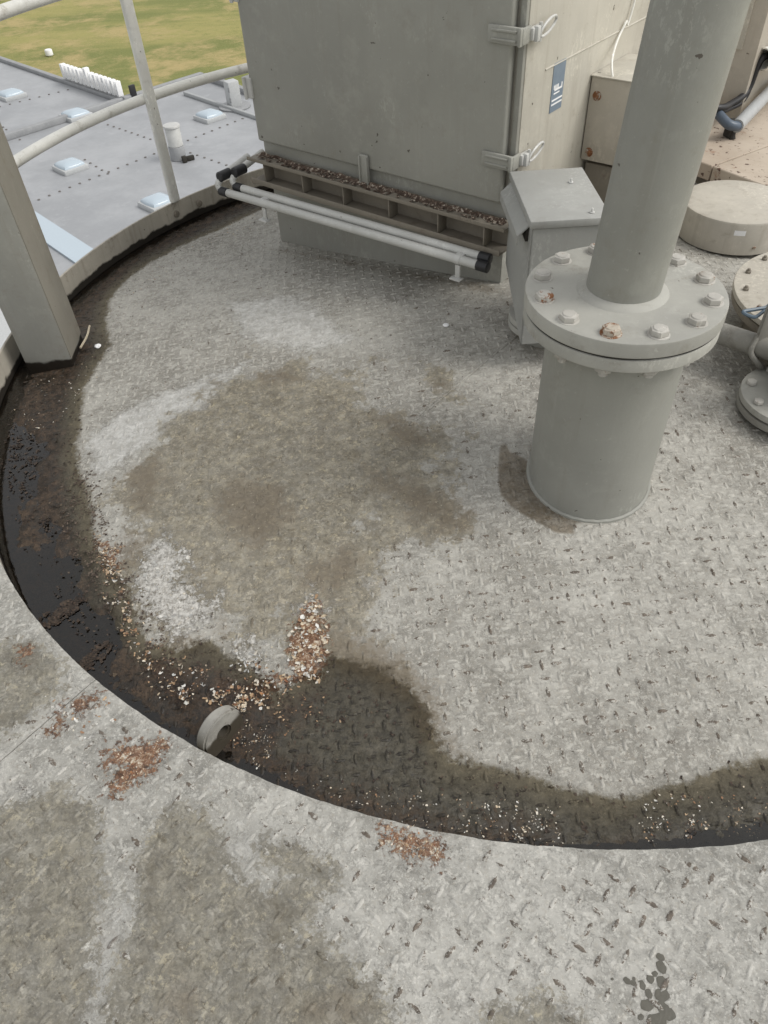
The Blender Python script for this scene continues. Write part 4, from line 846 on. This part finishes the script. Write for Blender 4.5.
# a stick and a few pebbles
m = MB(); a_ = [(-1.208,2.674),(-1.212,2.848)]; q0, q1 = [Vector((*v, dz(*v) + .02)) for v in a_]; m.tube(smooth_path([q0, q0.lerp(q1, .5) + Vector((.008, 0, .002)), q1]), .0045, 6); tag(m.build('twig', plain('pale_wood', (.46, .40, .30), .7)), 'short pale twig lying in the gutter beside the steel post', 'twig')
for (x, y), rr, lab in zip([(0.273,2.417),(-1.143,2.693)], (.012, .014), ('lone white paint chip on the clean deck before the cabinet', 'white chip lying in the gutter beside the twig')):
    m = MB(); m.ico((0, 0, 0), rr, 2, .15, .5); o = tag(m.build('paint_chip', MAT['letter'], auto=0), lab, 'chip'); o.location = (x, y, dzn(x, y) + .006)

# ------------------------------------------------------------------ below: warehouse roof and lawn
ZR, ZG = -7.3, -12.0
rm = NT('roof_membrane'); a = rm.noise(.35, 8, .7); c = rm.mix(rm.ss(a, .35, .65), (.275, .283, .295), (.35, .358, .37)); c = rm.mix(rm.mul(rm.ss(rm.noise(1.6, 9, .75), .55, .7), .4), c, (.43, .44, .45)); c = rm.mix(rm.mul(rm.ss(rm.noise(5, 6, .7), .6, .7), .4), c, (.34, .36, .38))
MAT['roof'] = rm.done(c, .5, rm.bump(rm.noise(3, 5), .02, .4))
MAT['kerb'] = painted('roof_kerb', (.27, .275, .28), .1, (.2, .2, .2), .4, .5, streak=False)
MAT['glass'] = plain('skylight_dome', (.42, .49, .545), .12, 0, .04)
MAT['frame'] = plain('skylight_frame', (.44, .45, .45), .4)
wh = tag(empty('warehouse', (-8, 24, ZG)), 'low building with a pale grey membrane roof, skylights and vents beyond the rail', 'building')
winv = Matrix.Translation((8, -24, -ZG))
def whp(mb, name, mat, parent=None, **k):
    o = mb.build(name, MAT[mat] if isinstance(mat, str) else mat, parent or wh, **k)
    if parent is None: o.matrix_parent_inverse = winv
    return o
E = Vector((.697, -.717)); Kd = Vector((.717, .697)); X0 = Vector((-9.13, 32.0)); CN = Vector((-6.411, 34.744))
T2 = Vector((2.398, -2.937)).normalized()
pg = [X0 - E * 40, X0, CN, CN + T2 * 60, CN + T2 * 60 - Kd * 60, X0 - E * 40 - Kd * 60]
m = MB(); m.prism([tuple(v) for v in pg], ZR - .25, ZR); whp(m, 'roof', 'roof')
m = MB(); m.prism([tuple(v) for v in [X0 - E * 39.6 - Kd * .3, X0 - Kd * .3, CN - Kd * .3, CN + T2 * 59 - Kd * .3, CN + T2 * 59 - Kd * 59, X0 - E * 39.6 - Kd * 59]], ZG - .1, ZR - .26); whp(m, 'wall', 'kerb')
def kerb(a, b, wdt, h, name='parapet', mat='kerb'):
    a, b = Vector(a), Vector(b); c = (a + b) / 2; L = (b - a).length; m = MB(); m.box((c.x, c.y, ZR + h / 2 - .002), (L, wdt, h), math.atan2((b - a).y, (b - a).x), .03); return whp(m, name, mat)
kerb(X0 - E * 40, X0 - E * .12, .22, .16); kerb(X0 - Kd * 14, CN, .26, .22); kerb(CN + T2 * .14, CN + T2 * 60, .24, .2)
b1 = Vector([(-6.849,32.598)][0]); b2 = Vector([(-4.015,29.510)][0]); kerb(b1, b2 + (b2 - b1) * 2, .14, .14, 'roof_pipe', 'greyhose')
# pale sheets near the tank
s1_, s2_, s3_, s4_ = [Vector(v) for v in [(-9.718,22.074),(-7.013,18.954),(-6.969,17.398),(-9.349,20.204)]]; m = MB(); u = (s2_ - s1_); m.prism([tuple(v) for v in (s1_ - u * 2, s2_ + u, s2_ + u + (s4_ - s1_) * .75, s1_ - u * 2 + (s4_ - s1_) * .75)], ZR + .004, ZR + .06); whp(m, 'roof_light', 'glass')
m = MB(); off = (s4_ - s1_); m.prism([tuple(v) for v in (s1_ - u * 3 + off * 1.6, s2_ + u + off * 1.6, s2_ + u + off * 4.4, s1_ - u * 3 + off * 4.4)], ZR + .004, ZR + .05); whp(m, 'roof_light', 'frame')
def skylight(x, y, sz):
    m = MB(); m.box((x, y, ZR + .07), (sz * 1.12, sz * 1.12, .16), math.atan2(E.y, E.x), .03); fr_ = whp(m, 'skylight', 'frame')
    m = MB(); b = bmesh.new(); bmesh.ops.create_uvsphere(b, u_segments=24, v_segments=12, radius=1)
    for v in b.verts:
        k = max(abs(v.co.x), abs(v.co.y)); h = math.hypot(v.co.x, v.co.y)
        if k > 1e-6: f_ = (h / k) ** .75; v.co.x *= f_ * sz * .5; v.co.y *= f_ * sz * .5
        v.co.z = max(0, v.co.z) ** .8 * .15
    m._add(b, Matrix.Translation((x, y, ZR + .148)) @ Matrix.Rotation(math.atan2(E.y, E.x), 4, 'Z')); o = m.build('dome', MAT['glass'], fr_)
for (x, y), sz in zip([(-9.547,25.434),(-6.104,22.106),(-5.485,29.568),(-14.036,33.669),(-10.647,30.624)], (.78, .78, .78, .84, .84)): skylight(x, y, sz)
vx_, vy_ = [(-6.056,25.766)][0]
m = MB(); m.disc((vx_, vy_, ZR), .26, .42, .02, 32); v1 = whp(m, 'roof_vent', 'kerb'); m = MB(); m.disc((vx_, vy_, ZR + .42), .24, .62, .02, 32); m.disc((vx_, vy_, ZR + .98), .27, .08, .02, 32); m.build('cowl', MAT['metal'], v1)
m = MB(); m.box((vx_ + .4, vy_ - .2, ZR + .08), (.3, .12, .14), .5, .02); m.box((vx_ + .25, vy_ - .35, ZR + .1), (.14, .14, .2), .5, .02); whp(m, 'bracket', 'darkgap')
vx_, vy_ = [(-4.687,30.750)][0]
m = MB(); m.box((vx_, vy_, ZR + .45), (.45, .4, .9), .6, .03); v2 = whp(m, 'roof_vent', 'frame'); m = MB()
for z in (.3, .65): m = MB(); m.box((vx_ - .02, vy_ - .2, ZR + z), (.2, .09, .17), .6, .01); m.build('louvre', MAT['kerb'], v2)
m = MB(); m.disc((vx_, vy_, ZR), .6, .06, .02, 24); whp(m, 'vent_flashing', 'kerb')
# rows of fasteners through the membrane
m = MB(); fl_ = [(-9.243,29.586),(-4.127,24.690),(-9.933,23.077),(-4.025,29.620),(-14.151,32.510),(-11.901,34.219),(-9.275,26.197),(-8.205,24.834),(-13.452,30.330),(-12.166,28.551)]
for a_, b_ in zip(fl_[::2], fl_[1::2]):
    a_, b_ = Vector(a_), Vector(b_); n_ = max(2, int((b_ - a_).length / .36))
    for i in range(n_ + 1): q = a_.lerp(b_, i / n_); m.disc((q.x, q.y, ZR - .002), .042, .03, .008, 8)
tag(whp(m, 'fastener', plain('fastener_dark', (.16, .15, .14), .7), auto=0), kind='stuff')

# row of white sign letters along the roof edge, seen from behind
sg = tag(empty('roof_sign', (X0.x, X0.y, ZR)), 'row of white upright sign letters seen from behind at the roof edge', 'sign')
ang = math.atan2(E.y, E.x); a_ = X0 - E * 4.35 + Kd * .02
m = MB(); m.box((0, 0, 0), (4.5, .06, .06), ang, .01); o = m.build('sign_rail', MAT['kerb'], sg); q = (X0 - E * 2.1) - X0; o.location = (q.x, q.y, .22)
NL_ = 14
for i in range(NL_):
    q = X0 - E * (4.25 - i * 4.1 / (NL_ - 1)) - X0; m = MB(); big = 1.25 if i == 6 else 1.; kind = i % 4
    m.box((-.058, 0, .26), (.05, .22, .52), 0, .008); m.box((.058, 0, .26), (.05, .22, .52), 0, .008)
    if kind in (0, 2): m.box((0, 0, .48), (.07, .219, .075), 0, .004)
    if kind in (1, 2, 3): m.box((0, 0, .27), (.07, .218, .08), 0, .004)
    if kind == 3: m.box((0, 0, .05), (.07, .219, .08), 0, .004)
    o = m.build('letter', MAT['letter'], sg); o.location = (q.x, q.y, .24); o.rotation_euler = (0, 0, ang); o.scale = (1, 1, big)
m = MB(); q = [(-8.765,32.293)][0]; m.box((q[0] - X0.x, q[1] - X0.y, .3), (.12, .25, .5), ang, .03); m.build('control_box', MAT['black'], sg)

# lawn
lw = NT('lawn_grass'); v_ = lw.vec((.05, .16, 1)); a = lw.noise(1.0, 8, .65, v=v_); b_n = lw.noise(.22, 9, .72); c = lw.mix(lw.ss(a, .4, .6), (.165, .18, .05), (.29, .265, .09)); c = lw.mix(lw.ss(b_n, .46, .64), c, (.37, .295, .13)); c = lw.mix(lw.mul(lw.ss(lw.noise(1.2, 8, .75), .5, .7), .5), c, (.13, .155, .04)); c = lw.mix(lw.mul(lw.ss(lw.noise(9, 5, .7), .5, .7), .35), c, (.43, .37, .17))
me = bpy.data.meshes.new('lawn'); me.from_pydata([(-2500, -2500, ZG), (2500, -2500, ZG), (2500, 2500, ZG), (-2500, 2500, ZG)], [], [(0, 1, 2, 3)]); me.update()
tag(link('lawn', me, lw.done(c, .9, lw.bump(lw.noise(6, 6), .1, .6))), kind='structure')
# rough dark strip of shrubs under the wall and a white marker on the grass
mk = [(-21.522,60.426)][0]; m = MB(); m.disc((0, 0, 0), .26, .42, .08, 16); o = tag(m.build('marker', MAT['letter']), 'small white marker standing alone on the lawn', 'marker'); o.location = (mk[0], mk[1], ZG)
